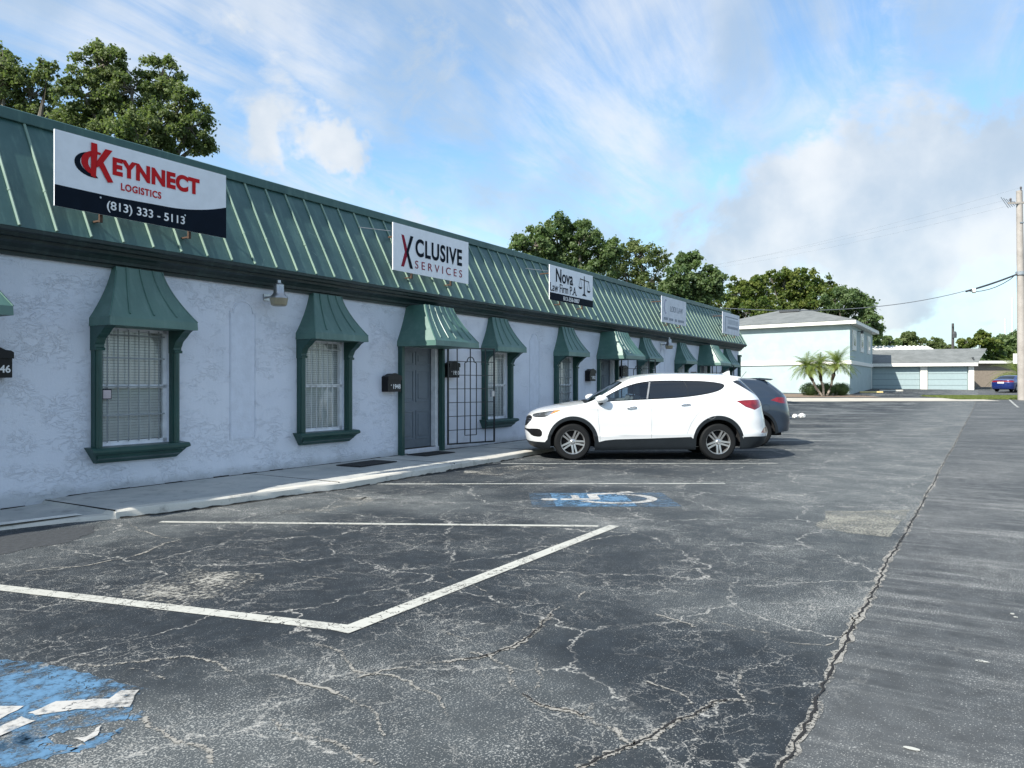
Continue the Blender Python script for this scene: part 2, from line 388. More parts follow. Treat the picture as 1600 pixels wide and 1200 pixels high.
GCRACKS = [((2.56, 1.29), (2.87, 1.18), 1.4), ((2.87, 1.18), (3.15, 1.12), 1.5), ((3.15, 1.12), (3.46, 1.0), 1.4), ((3.46, 1.0), (3.53, 0.76), 0.9), ((3.52, 0.94), (3.8, 1.03), 0.7), ((2.78, 2.6), (3.03, 2.48), 0.6), ((3.03, 2.48), (3.26, 2.31), 1.0), ((3.26, 2.31), (3.93, 2.23), 1.5), ((3.93, 2.23), (4.18, 2.3), 1.3), ((4.18, 2.3), (4.76, 2.35), 0.5), ((3.53, 2.45), (3.58, 2.69), 0.6), ((3.36, 2.34), (3.31, 2.1), 0.8), ((3.31, 2.1), (3.03, 1.82), 0.9), ((3.03, 1.82), (2.97, 1.48), 1.3), ((2.97, 1.48), (2.84, 1.18), 1.1), ((3.03, 1.82), (3.25, 1.83), 0.8), ((3.25, 1.83), (3.46, 2.0), 0.7), ((2.97, 1.48), (3.11, 1.5), 0.6), ((4.52, 1.75), (4.4, 1.46), 0.7), ((4.53, 1.45), (4.51, 1.07), 0.7), ((2.58, 3.0), (2.56, 2.39), 0.9), ((2.56, 2.39), (2.38, 2.08), 0.7), ((2.24, 2.59), (2.23, 2.22), 1.0), ((2.23, 2.22), (2.19, 1.95), 0.9), ((1.98, 3.07), (1.93, 2.61), 1.0), ((1.93, 2.61), (1.86, 2.48), 0.8), ((3.03, 3.16), (2.84, 2.65), 0.7), ((2.84, 2.65), (2.88, 2.36), 0.6), ((2.88, 2.36), (2.66, 1.97), 0.6), ((4.36, 6.55), (4.41, 6.3), 0.9), ((4.41, 6.3), (4.02, 6.14), 1.0), ((4.02, 6.14), (3.35, 6.03), 1.0), ((3.35, 6.03), (3.03, 6.23), 0.8), ((4.6, 7.39), (4.39, 6.6), 0.6), ((2.15, 3.93), (2.35, 3.7), 1.0), ((2.35, 3.7), (2.53, 3.58), 1.1), ((2.53, 3.58), (2.51, 3.19), 0.8), ((2.27, 3.67), (2.28, 3.38), 0.7), ((3.48, 1.39), (3.34, 1.12), 0.5), ((4.61, 3.41), (4.4, 2.93), 0.4), ((6.05, 3.27), (5.77, 2.76), 0.4), ((4.01, 4.39), (4.12, 4.04), 0.6), ((4.29, 5.14), (4.33, 4.66), 0.5), ((4.42, 1.01), (4.46, 0.75), 0.4), ((4.46, 0.75), (5.16, 0.72), 0.4)]
# ======================= GROUND =======================
def sheet(name, xs, ys, z, mat, clip=None, label=None, kind='structure'):
    mb = MB(); mb.grid([[(x, y, rise(x, y)+z) for x in xs] for y in ys])
    o = mb.build(name, mat, fix=False); o['kind'] = kind; return o
def flat(name, polys, z, mat, step=0):
    """sheets of paint lying on the ground, following its rise"""
    mb = MB()
    for pts in polys:
        mb.face([(x, y, rise(x, y)+z) for x, y in pts])
    o = mb.build(name, mat, fix=True)
    for p in o.data.polygons:
        if p.normal.z < 0: p.flip()
    o['kind'] = 'structure'; return o
M['grassfar'] = concrete('distant_turf', (.05, .08, .03), (.08, .10, .04), .3)
sheet('ground', np.concatenate([np.linspace(-400, 20, 15), np.arange(24, 140, 4), np.linspace(145, 900, 30)]), np.concatenate([np.linspace(-600, -60, 15), np.arange(-56, 80, 4), np.linspace(85, 500, 20)]), -.16, M['grassfar'])
xs = list(np.arange(-20, 30, 2.0))+list(np.arange(30, 110, 1.0))
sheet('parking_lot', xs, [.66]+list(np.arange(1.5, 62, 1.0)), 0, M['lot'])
sheet('driving_lane', xs, list(np.arange(-50, 0, 1.5))+[.66], .0, M['lane'])
# ---- painted lines (u, v)
def line(a, b, w, ext=0):
    ax, ay = a; bx, by = b; l = math.hypot(bx-ax, by-ay); nx, ny = -(by-ay)/l*w/2, (bx-ax)/l*w/2
    n = max(1, int(l/2)); out = []
    for k in range(n):
        t0, t1 = k/n, (k+1)/n
        p0 = (ax+(bx-ax)*t0, ay+(by-ay)*t0); p1 = (ax+(bx-ax)*t1, ay+(by-ay)*t1)
        out.append([(p0[0]+nx, p0[1]+ny), (p1[0]+nx, p1[1]+ny), (p1[0]-nx, p1[1]-ny), (p0[0]-nx, p0[1]-ny)])
    return out
flat('access_aisle_marking', line((2.62, 6.2), (3.31, 3.18), .115)+line((4.85, 7.28), (7.02, 3.32), .085), .004, M['pline'])
flat('aisle_end_marking', line((3.24, 3.16), (7.12, 3.19), .115), .0055, M['pline'])
stalls = []
for k, u0 in enumerate([8.31, 11.59, 14.87, 18.1, 21.3, 24.5, 27.7, 30.9, 34.1]):
    stalls += line((u0, 7.4), (u0+2.68, 3.2), .085)
flat('parking_stall_lines', stalls, .004, M['pline2'])
flat('far_lot_lines', line((74.0, -1.2), (55, -1.6), .12)+line((40, -3.5), (42, -7.5), .1)+line((36, -3.5), (38, -7.5), .1), .004, M['pline2'])
def jag(pts, amp, n=6):
    out = []
    for k in range(len(pts)):
        a = pts[k]; b = pts[(k+1) % len(pts)]
        for j in range(n):
            t = j/n; out.append((a[0]+(b[0]-a[0])*t+random.uniform(-amp, amp), a[1]+(b[1]-a[1])*t+random.uniform(-amp, amp)))
    return out
# ---- wheelchair symbols, painted on blue
WC = dict(
  head=[(.0, 1.0), (.055, .98), (.075, .93), (.055, .88), (0, .86), (-.055, .88), (-.075, .93), (-.055, .98)],
  body=[(-.05, .84), (.04, .84), (.07, .52), (.30, .52), (.44, .18), (.56, .22), (.53, .30), (.48, .29), (.36, .60), (.08, .60), (.07, .68), (.27, .68), (.27, .74), (.06, .74), (.05, .84)],
)
def ring(cx, cy, r0, r1, a0, a1, n=14):
    out = []
    for k in range(n):
        a, b = [math.radians(a0+(a1-a0)*(k+i)/n) for i in (0, 1)]
        out.append([(cx+r0*math.cos(a), cy+r0*math.sin(a)), (cx+r1*math.cos(a), cy+r1*math.sin(a)), (cx+r1*math.cos(b), cy+r1*math.sin(b)), (cx+r0*math.cos(b), cy+r0*math.sin(b))])
    return out
def symbol(o, ax, ay, w, h):
    """local (a across, b up) -> ground"""
    g = lambda a, b: (o[0]+ax[0]*a*w+ay[0]*b*h, o[1]+ax[1]*a*w+ay[1]*b*h)
    polys = [[g(*p) for p in WC['head']]]
    b = WC['body']
    polys += [[g(*p) for p in b[0:3]+[(-.02, .52)]], [g(*p) for p in [(.07, .52), (.30, .52), (.36, .60), (.08, .60)]],
              [g(*p) for p in [(.30, .52), (.44, .18), (.49, .27), (.36, .60)]], [g(*p) for p in [(.44, .18), (.56, .22), (.53, .30), (.47, .29)]], [g(*p) for p in [(.06, .68), (.27, .68), (.27, .74), (.06, .74)]]]
    polys += [[g(*p) for p in q] for q in ring(.05, .40, .26, .34, 120, 350)]
    return polys
# axes of a stall: along the stall (out from the building) and across it
al = (.538, -.843); ac = (.843, .538)
sy = symbol((8.75, 4.35), (ac[0]*.62, ac[1]*.62), (-al[0], -al[1]), 1, 1)
def rect(o, a, b, l, w2): return [(o[0]+a[0]*s*l+b[0]*q*w2, o[1]+a[1]*s*l+b[1]*q*w2) for s, q in ((-.5, -.5), (.5, -.5), (.5, .5), (-.5, .5))]
c1 = (8.66, 4.06)
flat('accessible_stall_blue', [rect(c1, al, ac, 1.75, 1.15)], .003, M['pblue2'])
flat('accessible_stall_blue_fresh', [rect((c1[0]-al[0]*.12, c1[1]-al[1]*.12), al, ac, .95, 1.1)], .0045, M['pblue'])
s1 = symbol((c1[0]+al[0]*.80, c1[1]+al[1]*.80), ac, (-al[0], -al[1]), 1.25, 1.55)
flat('accessible_symbol', s1, .006, M['pwhite'])
c2 = (1.55, 3.9)
flat('near_accessible_blue', [jag(q, .018, 5) for q in [[(1.91, 4.57), (2.0, 4.36), (2.07, 4.13), (2.11, 3.96), (2.13, 3.65), (2.15, 3.34), (1.97, 3.19), (1.92, 3.10), (1.80, 3.2), (1.7, 3.22), (1.56, 3.25), (1.38, 3.3)],
  [(1.52, 3.32), (1.64, 3.38), (1.64, 3.28), (1.66, 3.08), (1.66, 3.02), (1.53, 3.06), (1.46, 3.11), (1.38, 3.21)], [(1.65, 3.03), (1.76, 3.07), (1.87, 3.05), (1.81, 3.01), (1.71, 2.98), (1.65, 2.99)], [(1.95, 3.14), (2.0, 3.14), (1.99, 3.09), (1.93, 3.07)]]], .003, M['pblue'])
flat('near_accessible_symbol', [jag(q, .006, 3) for q in [[(1.73, 3.53), (1.86, 3.55), (2.0, 3.38), (2.08, 3.43), (2.13, 3.36), (2.0, 3.22), (1.86, 3.39), (1.74, 3.47)], [(1.64, 3.8), (1.76, 3.62), (1.63, 3.57), (1.55, 3.6)],
  [(1.49, 3.47), (1.59, 3.49), (1.69, 3.52), (1.7, 3.42), (1.55, 3.4), (1.46, 3.39)], [(1.7, 3.13), (1.74, 3.09), (1.83, 3.15), (1.77, 3.07), (1.71, 3.06)]]], .006, M['pwhite'])
# ---- bare patches and scuffs
flat('bare_patch', [jag([(9.15, 1.53), (9.80, .72), (7.95, .74), (8.05, 1.45)], .05)], .003, M['patch'])
flat('painted_kerb_edge', [[(u, 8.07+(4.7-u)*.13), (u+.25, 8.07+(4.7-u-.25)*.13), (u+.25, 8.07+(4.7-u-.25)*.13+.14), (u, 8.07+(4.7-u)*.13+.14)] for u in np.arange(-2, 4.5, .25)], .055, plain('white_kerb_paint', (.68, .67, .62), .7))
flat('pale_scuffs', [jag([(10.0, 7.2), (11.6, 7.1), (11.5, 6.3), (10.1, 6.5)], .12), jag([(5.8, 6.6), (7.3, 6.9), (7.1, 6.4), (6.2, 6.2)], .12),
     jag([(27.5, 2.0), (28.6, 1.3), (27.6, 1.0), (26.6, 1.5)], .1), jag([(3.0, 5.1), (3.7, 5.2), (3.9, 4.4), (3.1, 4.3)], .1)], .0035, M['scuff'])
flat('fresh_tar_patch', [jag([(1.5, 8.2), (3.2, 8.0), (4.4, 7.7), (3.95, 7.1), (3.0, 7.0), (1.5, 7.2)], .05)], .002, plain('fresh_tar', (.04, .044, .048), .8, var=.25, scale=20, bump=.003, bscale=80))
flat('paint_drips', [[(5.62+a*.5+math.cos(t)*.018*(1+.3*a), -.15+a*.11+math.sin(t)*.012) for t in np.linspace(0, 2*PI, 10)[:-1]] for a in (0, .14)]+
     [[(3.38+.66*i+math.cos(t)*.014, .25-.12*i+math.sin(t)*.032) for t in np.linspace(0, 2*PI, 10)[:-1]] for i in (0, 1.9)], .004, M['pline'])
# ---- big cracks as ragged strips of crumbled asphalt
def fract(a, b, amp, n):
    pts = [Vector((*a, 0)), Vector((*b, 0))]
    for _ in range(n):
        q = [pts[0]]
        for p0, p1 in zip(pts, pts[1:]):
            m = (p0+p1)/2; d = p1-p0; q += [m+Vector((-d.y, d.x, 0))*random.uniform(-amp, amp), p1]
        pts = q
    return [(p.x, p.y) for p in pts]
def crackstrip(paths, w, z, name, mat, jit=.6):
    mb = MB()
    for pts, ww in paths:
        L, R = [], []
        for k, p in enumerate(pts):
            a = pts[max(k-1, 0)]; b = pts[min(k+1, len(pts)-1)]; dx, dy = b[0]-a[0], b[1]-a[1]; l = math.hypot(dx, dy) or 1
            h = ww*w/2*random.uniform(1-jit, 1+jit); h2 = ww*w/2*random.uniform(1-jit, 1+jit)
            L.append((p[0]-dy/l*h, p[1]+dx/l*h, rise(*p)+z)); R.append((p[0]+dy/l*h2, p[1]-dx/l*h2, rise(*p)+z))
        mb.grid([L, R])
    o = mb.build(name, mat); o['kind'] = 'structure'
    for p in o.data.polygons:
        if p.normal.z < 0: p.flip()
    return o
paths = []; RS = random.Random(4)
for k in range(44):      # the seam between the two asphalt sheets
    u0 = -6+k*2.0; paths.append(([(x_, y_+RS.gauss(0, .006)) for x_, y_ in fract((u0, .66), (u0+2.0, .66), .010, 5)], 1.0 if u0 < 14 else .8))
crackstrip(paths, .052, .004, 'seam_crack', M['crack'])
crackstrip([(p, q) for p, q in paths], .013, .0065, 'seam_crack_gap', M['crackd'], 1.0)
GC = GCRACKS
cp = [(fract(a, b, .12, 5), w) for a, b, w in GC]
crackstrip(cp, .022, .004, 'asphalt_cracks', M['crack'], .8)
crackstrip([(p, q) for p, q in cp if q > 1.2], .006, .0065, 'asphalt_crack_gaps', M['crackd'], .9)
# ---- pavement strip, drive, lawn and mulch at the far side
def camstrip(name, top, bot, z, mat):      # edges as (right, ahead) metres, subdivided to follow the rise
    mb = MB(); rows = []
    for s in np.linspace(0, 1, 9):
        row = []
        for (a, b) in zip(top, bot):
            x, y = cw(a[0]+(b[0]-a[0])*s, a[1]+(b[1]-a[1])*s); row.append((x, y, rise(x, y)+z))
        rows.append(row)
    mb.grid(rows)
    o = mb.build(name, mat); o['kind'] = 'structure'
    for p in o.data.polygons:
        if p.normal.z < 0: p.flip()
    return o
X = np.linspace(10, 34.0, 25)
camstrip('far_pavement', [(x, 57.6-.02*(x-18)) for x in X], [(x, 52.6+.05*(x-18)) for x in X], .012, M['street'])
M['mulch'] = plain('mulch', (.20, .15, .11), .95, var=.4, scale=20, bump=.02, bscale=30)
camstrip('mulch_bed', [(x, 63.5) for x in np.linspace(17, 28, 12)], [(x, 58.1+.4*abs(math.sin((x-22)*.5))) for x in np.linspace(17, 28, 12)], .03, M['mulch'])
M['grass'] = leafmat('grass_blades', (.09, .13, .03), (.19, .22, .07), .3)
M['turf'] = concrete('lawn_soil', (.09, .12, .035), (.15, .17, .06), .3)
camstrip('lawn_strip', [(x, 60.5+.08*(x-32)) for x in np.linspace(32.0, 48, 12)], [(x, 55.3-.05*(x-32)) for x in np.linspace(32.0, 48, 12)], .02, M['turf'])
# ======================= OFFICE BUILDING =======================
bld = empty('office_building', (0, 9.28, 0), 0, 'long single-storey pale blue stucco office building with a green standing-seam metal mansard roof', 'building')
# all its parts in local coordinates: x along the front, y = 0 the wall face, negative towards the lot
WIN = [5.83, 9.11, 14.33, 17.58, 22.97, 26.37, 32.0]
DOOR = [3.27, 11.65, 20.18, 28.95]
U0, U1 = -6.0, 33.95
holes = [(c-.475, c+.475, .66, 2.16) for c in WIN]+[(c-.58, c+.58, .20, 2.20) for c in DOOR]
def holed_wall(us, zs, holes, fn):
    mb = MB(); us = sorted(set(us)); zs = sorted(set(zs))
    for i in range(len(us)-1):
        for j in range(len(zs)-1):
            cu, cz = (us[i]+us[i+1])/2, (zs[j]+zs[j+1])/2
            if any(h[0] < cu < h[1] and h[2] < cz < h[3] for h in holes): continue
            mb.face([fn(us[i], zs[j]), fn(us[i+1], zs[j]), fn(us[i+1], zs[j+1]), fn(us[i], zs[j+1])])
    return mb
mb = holed_wall([U0, U1]+[h[k] for h in holes for k in (0, 1)], [-.1, 3.10]+[h[k] for h in holes for k in (2, 3)], holes, lambda u, z: (u, 0, z))
for a, b, z0, z1 in holes:          # reveals
    d = .13 if z0 > .5 else .16
    for P in ([(a, 0, z0), (a, d, z0), (a, d, z1), (a, 0, z1)], [(b, 0, z0), (b, 0, z1), (b, d, z1), (b, d, z0)],
              [(a, 0, z1), (a, d, z1), (b, d, z1), (b, 0, z1)], [(a, 0, z0), (b, 0, z0), (b, d, z0), (a, d, z0)]): mb.face(P)
D = 13.0
mb.face([(U0, 0, -.1), (U0, 0, 3.1), (U0, D, 3.1), (U0, D, -.1)]); mb.face([(U1, 0, -.1), (U1, D, -.1), (U1, D, 3.1), (U1, 0, 3.1)])
mb.face([(U0, D, -.1), (U0, D, 3.1), (U1, D, 3.1), (U1, D, -.1)])
mb.build('wall', M['stucco'], bld, fix=False)
MB().box((U0+.1, .7, -.05), (U1-.1, D-.1, 3.0)).build('interior', M['room'], bld)
# cornice
prof = [(0.0, 2.87), (-.05, 2.87), (-.055, 2.91), (-.11, 2.915), (-.12, 2.95), (-.16, 2.99), (-.20, 3.01), (-.21, 3.045), (-.28, 3.05), (-.30, 3.085), (-.335, 3.10), (-.34, 3.135), (-.02, 3.135), (-.001, 3.10)]
MB().sweep(prof, lambda a, b, t: (t, a, b), [U0-.3, U1+.12]).build('cornice', M['cornice'], bld)
# mansard
B0, B1 = (-.335, 3.14), (.42, 4.54)
mb = MB()
mb.sweep([(B0[0], B0[1]), (B0[0]+.02, B0[1]-.002), (0.3, 3.2), (.9, 4.5), (B1[0]+.03, B1[1]), B1], lambda a, b, t: (t, a, b), list(np.linspace(U0-.3, U1+.1, 60)))
mb.build('mansard_roof', M['roof'], bld)
mb = MB(); sl = Vector((0, B1[0]-B0[0], B1[1]-B0[1])).normalized(); nn = Vector((0, -sl.z, sl.y))
u = U0; ribs = []
while u < U1+.1: ribs.append(u); u += .3955
ribs = [4.285+.3955*k for k in range(-26, 76) if U0-.3 < 4.285+.3955*k < U1+.1]
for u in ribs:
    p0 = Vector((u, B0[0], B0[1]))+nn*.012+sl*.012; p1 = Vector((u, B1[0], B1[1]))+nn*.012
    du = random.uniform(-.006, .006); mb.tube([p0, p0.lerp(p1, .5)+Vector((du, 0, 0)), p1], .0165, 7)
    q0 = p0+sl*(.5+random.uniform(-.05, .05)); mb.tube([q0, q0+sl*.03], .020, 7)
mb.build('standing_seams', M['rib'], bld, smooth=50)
MB().sweep([(.36, 4.50), (.355, 4.63), (.42, 4.655), (.75, 4.655), (.75, 4.50)], lambda a, b, t: (t, a, b), [U0-.3, U1+.1]).build('parapet_cap', M['cap'], bld, bevel=.008)
MB().box((U0, .76, 3.0), (U1, D, 4.55)).build('flat_roof', M['cornice'], bld)
# corner pilaster
MB().box((U1-.16, -.10, .1), (U1+.0, .0, 2.62)).box((U1-.19, -.13, 2.62), (U1+.03, 0, 2.70)).build('corner_pilaster', M['trim'], bld)
# arched plaster panels
def arch_poly(c, w, z0, z1):
    h = w/2; pts = [(c-h, z0), (c+h, z0), (c+h, z1-.16), (c+h-.05, z1-.16)]
    for k in range(13):
        a = PI*k/12; pts.append((c+(h-.05)*math.cos(a), z1-.15+.15*math.sin(a)))
    pts += [(c-h+.05, z1-.16), (c-h, z1-.16)]
    return pts
M['smooth'] = plain('smooth_stucco', (.63, .665, .75), .6, var=.06, bump=.003, bscale=30)
for c in (7.50, 16.03, 24.6):
    MB().prism(arch_poly(c, .42, .64, 2.62), lambda a, b, d: (a, -.006+d*1, b), .01).build('arched_panel', M['smooth'], bld)
    pl_ = arch_poly(c, .45, .625, 2.64); mb = MB()
    for k in range(len(pl_)):
        a, b = pl_[k], pl_[(k+1) % len(pl_)]; mb.bar((a[0], -.004, a[1]), (b[0], -.004, b[1]), .010, .010)
    mb.build('panel_edge', M['stucco'], bld)
# ---- window with trim, built round x = 0
def awning_mesh(ht, hb, dt, db, zt, zb, val, nr, pw=1.7):
    lv = 12; mb = MB()
    rows = []
    for k in range(lv+1):
        t = k/lv; q = t**pw; e = .35*t+.65*q
        z = zt+(zb-zt)*t; h = ht+(hb-ht)*e; d = dt+(db-dt)*e
        rows.append((h, d, z))
    for lst in ([[(-h, -.0, z), (-h, -d, z)] for h, d, z in rows], [[(-h+2*h*i/8, -d, z) for i in range(9)] for h, d, z in rows], [[(h, -d, z), (h, 0, z)] for h, d, z in rows]):
        mb.grid(lst)
    h, d, z = rows[0]; mb.face([(-h, 0, z), (h, 0, z), (h, -d, z), (-h, -d, z)])
    h, d, z = rows[-1]
    mb.grid([[(-h, 0, z), (-h, -d, z), (h, -d, z), (h, 0, z)], [(-h-.004, 0, z-val), (-h-.004, -d-.004, z-val), (h+.004, -d-.004, z-val), (h+.004, 0, z-val)]])
    mb.face([(-h, 0, z-val), (-h, -d, z-val), (h, -d, z-val), (h, 0, z-val)])
    # seams
    for i in range(nr):
        f = -1+2*(i+.75)/(nr+.5)
        for k in range(lv-1):
            (h0, d0, z0), (h1, d1, z1) = rows[k], rows[k+1]
            mb.tube([(f*h0, -d0-.004, z0), (f*h1, -d1-.004, z1)], .013, 6)
    for k in range(lv):
        (h0, d0, z0), (h1, d1, z1) = rows[k], rows[k+1]
        for s_ in (-1, 1): mb.bar((s_*h0, -d0, z0), (s_*h1, -d1, z1), .016, .016)
    return mb
def window_proto():
    o = MB()
    W_, y0, y1 = .475, .045, .10
    for (a, b, c_, d_) in ((-W_, -W_+.045, .66, 2.16), (W_-.055, W_, .66, 2.16), (-W_, W_, .66, .715), (-W_, W_, 2.10, 2.16), (-W_, W_, 1.375, 1.425)):
        o.box((a+.001, y0, c_+.001), (b-.001, y1+(.0 if d_-c_ > .1 else .003), d_-.001))
    t = o.build('window', M['white'], bld)
    for s_ in (-1, 1):
        a, b = sorted((s_*.475, s_*.575)); m = (a+b)/2
        MB().box((a, -.085, .62), (b, -.001, 2.14)).tube([(m, -.088, .62), (m, -.088, 1.86)], .042, 10).build('pilaster', M['trim'], t, bevel=.004)
    s = MB()
    s.sweep([(0, .46), (-.06, .46), (-.10, .50), (-.14, .52), (-.15, .56), (-.19, .575), (-.205, .60), (-.205, .625), (-.18, .65), (0, .66)], lambda a, b, q: (q*(.60 - (.62-b)*.35 if b < .6 else .66), a, b), [-1, 1])
    s.build('sill', M['trim'], t)
    for s_ in (-1, 1):
        br = MB(); x0, x1 = sorted((s_*.47, s_*.585))
        pr = [(0, 1.84), (-.13, 1.84), (-.135, 1.87), (-.11, 1.88), (-.11, 1.91)]
        for k in range(9):
            a = k/8; pr.append((-.11-.24*a**1.5-.008*math.sin(a*4*PI), 1.91+.22*a))
        pr += [(-.36, 2.135), (0, 2.135)]
        br.sweep(pr, lambda a, b, q: (q, a, b), [x0, x1]).build('bracket', M['trim'], t)
    MB().face([(-W_, .075, .7), (W_, .075, .7), (W_, .075, 2.12), (-W_, .075, 2.12)]).build('pane', M['wglass'], t)
    bl = MB()
    z = .72
    while z < 2.1:
        bl.face([(-.44, .104, z), (.44, .104, z), (.44, .118, z+.0325), (-.44, .118, z+.0325)]); z += .036
    for x in (-.28, 0, .28): bl.box((x-.004, .099, .7), (x+.004, .1025, 2.12))
    bl.build('blinds', M['blind'], t, fix=False)
    return t
W1 = window_proto(); W1.location = (WIN[0], 0, 0)
def bars(t, vs, hs, mat, r=.007):
    g = MB()
    for x in vs: g.tube([(x, .03, .70), (x, .03, 2.12)], r, 6)
    for z in hs: g.bar((-.43, .028, z), (.43, .028, z), .016)
    return g.build('security_bars', mat, t)
M['greybar'] = plain('grey_bars', (.26, .29, .31), .5); M['whitebar'] = plain('white_bars', (.60, .62, .62), .5)
wins = [W1]
for c in WIN[1:]:
    q = copy_tree(W1, bld); q.location = (c, 0, 0); wins.append(q)
bars(W1, (-.35, -.21, -.07, .07, .21, .35), (1.04, 1.40, 1.76, 2.05), M['greybar'])
for k, q in enumerate(wins[1:]):
    if k in (2,): bars(q, (-.3, -.15, 0, .15, .3), (.85, 1.03, 1.21, 1.40, 1.6, 1.8, 2.0), M['greybar'])
    else: bars(q, (-.36, -.24, -.12, 0, .12, .24, .36), (1.42, 2.0), M['whitebar'])
st = MB().box((-.42, .020, 1.24), (-.30, .026, 1.37)).build('notice', M['navy'], W1); MB().box((-.41, .015, 1.25), (-.31, .022, 1.355)).build('notice_paper', plain('notice_paper', (.6, .52, .54), .6), W1)
aw0 = awning_mesh(.31, .595, .10, .44, 2.89, 2.235, .10, 3).build('awning', M['awn'], bld); aw0.location = (WIN[0], 0, 0)
for c in WIN[1:]:
    q = aw0.copy(); COL.objects.link(q); q.location = (c, 0, 0)
ad = awning_mesh(.43, .685, .46, .90, 2.90, 2.22, .095, 5, 1.5).build('door_awning', M['awn'], bld); ad.location = (DOOR[0], 0, 0)
for c in DOOR[1:]:
    q = ad.copy(); COL.objects.link(q); q.location = (c, 0, 0)
# ---- doors
def door_proto():
    d = MB().box((-.58, .14, .20), (.56, .18, 2.20))
    for (a, b, z0, z1) in ((-.47, -.03, .36, .92), (.03, .45, .36, .92), (-.47, -.03, 1.08, 1.70), (.03, .45, 1.08, 1.70), (-.47, -.03, 1.80, 2.06), (.03, .45, 1.80, 2.06)):
        for (p, q, r, s_) in ((a, b, z0, z0+.03), (a, b, z1-.03, z1), (a, a+.03, z0+.03, z1-.03), (b-.03, b, z0+.03, z1-.03)):
            d.box((p, .128, r), (q, .141, s_))
        d.box((a+.07, .130, z0+.07), (b-.07, .141, z1-.07))
    t = d.build('door', M['door'], bld, bevel=.003)
    f = MB()
    f.box((.50, .02, .20), (.578, .127, 2.20)).box((-.578, .06, .20), (-.54, .127, 2.20)).box((-.54, .06, 2.13), (.50, .127, 2.199))
    f.build('door_frame', M['white'], t)
    MB().lathe([(0, .0), (.03, 0), (.03, -.02), (.012, -.03), (.012, -.06), (.032, -.065), (.034, -.09), (0, -.10)], 14, 'y', (-.47, .128, 1.06)).build('handle', M['black'], t, smooth=40)
    MB().lathe([(0, .0), (.028, 0), (.028, -.02), (0, -.022)], 14, 'y', (-.47, .128, 1.22)).build('deadbolt', M['black'], t, smooth=40)
    for s_ in (-1, 1):
        a, b = sorted((s_*.58, s_*.66)); MB().box((a, -.10, .08), (b, .02, 2.17)).build('door_post', M['trim'], t, bevel=.006)
    MB().box((-.579, -.012, .08), (.579, .14, .195)).build('threshold', M['stucco'], t)
    MB().box((-.50, .0, .196), (.48, .125, .206)).build('mat', M['brown'], t)
    return t
d0 = door_proto(); d0.location = (DOOR[0], 0, 0)
for c in DOOR[1:]:
    q = copy_tree(d0, bld); q.location = (c, 0, 0)
# ======================= SIDEWALK =======================
KV = [(-20, 8.5), (-2, 8.4), (1.5, 8.3), (3.75, 8.19), (4.25, 8.08), (4.71, 7.86), (5.3, 7.70), (5.9, 7.60), (6.9, 7.54), (7.66, 7.42), (8.9, 7.47), (10.9, 7.56), (13.5, 7.74), (18, 7.8), (36, 7.8)]
HV = [(-20, .02), (3.2, .02), (4.3, .035), (4.68, .045), (4.72, .085), (5.2, .10), (36, .105)]
us = sorted(set([a for a, _ in KV]+[a for a, _ in HV]+list(np.arange(-10, 36, .25))))
kx, ky = zip(*KV); hx, hy = zip(*HV)
top, mid, edge, foot = [], [], [], []
rows = [[] for _ in range(4)]
rr = np.random.default_rng(3)
for u in us:
    v = float(np.interp(u, kx, ky))+rr.normal(0, .006); h = float(np.interp(u, hx, hy))
    rows[0].append((u, 9.32, h+.006)); rows[1].append((u, v+.6, h+.004)); rows[2].append((u, v+.16, h))
    rows[3].append((u, v+.16, h))
o = MB().grid(rows[:3]).build('sidewalk', M['walk'], fix=False); o['kind'] = 'structure'
for p in o.data.polygons:
    if p.normal.z < 0: p.flip()
kr = [[], [], [], [], []]
for u in us:
    v = float(np.interp(u, kx, ky)); h = float(np.interp(u, hx, hy)); j = rr.normal(0, .008)
    for r_, q in zip(kr, ((v+.163, h-.02), (v+.163, h+.003), (v+.03, h+.002), (v+.004+j, h-.018), (v-.01+j, -.02))): r_.append((u, q[0], q[1]))
o = MB().grid(kr).build('kerb', M['kerb'], smooth=35, fix=False); o['kind'] = 'structure'
mb = MB(); 
for u in (4.72, 7.6, 10.4, 13.4, 16.4, 19.4, 22.4, 25.4, 28.4, 31.4):
    v = float(np.interp(u, kx, ky)); h = float(np.interp(u, hx, hy)); mb.box((u-.006, v+.02, h-.01), (u+.006, 9.27, h+.0075))
mb.build('sidewalk_joints', M['crackd'])['kind'] = 'structure'
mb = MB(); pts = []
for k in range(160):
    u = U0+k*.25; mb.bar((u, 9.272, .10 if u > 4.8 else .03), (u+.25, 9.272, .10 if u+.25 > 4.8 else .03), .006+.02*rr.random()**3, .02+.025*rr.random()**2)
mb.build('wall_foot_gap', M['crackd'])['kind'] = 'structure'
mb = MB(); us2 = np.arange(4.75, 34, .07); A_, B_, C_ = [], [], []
for u in us2:          # grime, open joint and a painted shadow strip where kerb meets asphalt
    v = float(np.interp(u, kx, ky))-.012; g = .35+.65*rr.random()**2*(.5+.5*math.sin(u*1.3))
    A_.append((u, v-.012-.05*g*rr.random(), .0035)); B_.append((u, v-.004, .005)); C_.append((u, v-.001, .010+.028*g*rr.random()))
mb.grid([A_, B_, C_]); mb.build('kerb_foot_grime_shade', plain('kerb_grime_shade', (.035, .034, .03), .95, var=.5, scale=30), fix=False)['kind'] = 'structure'
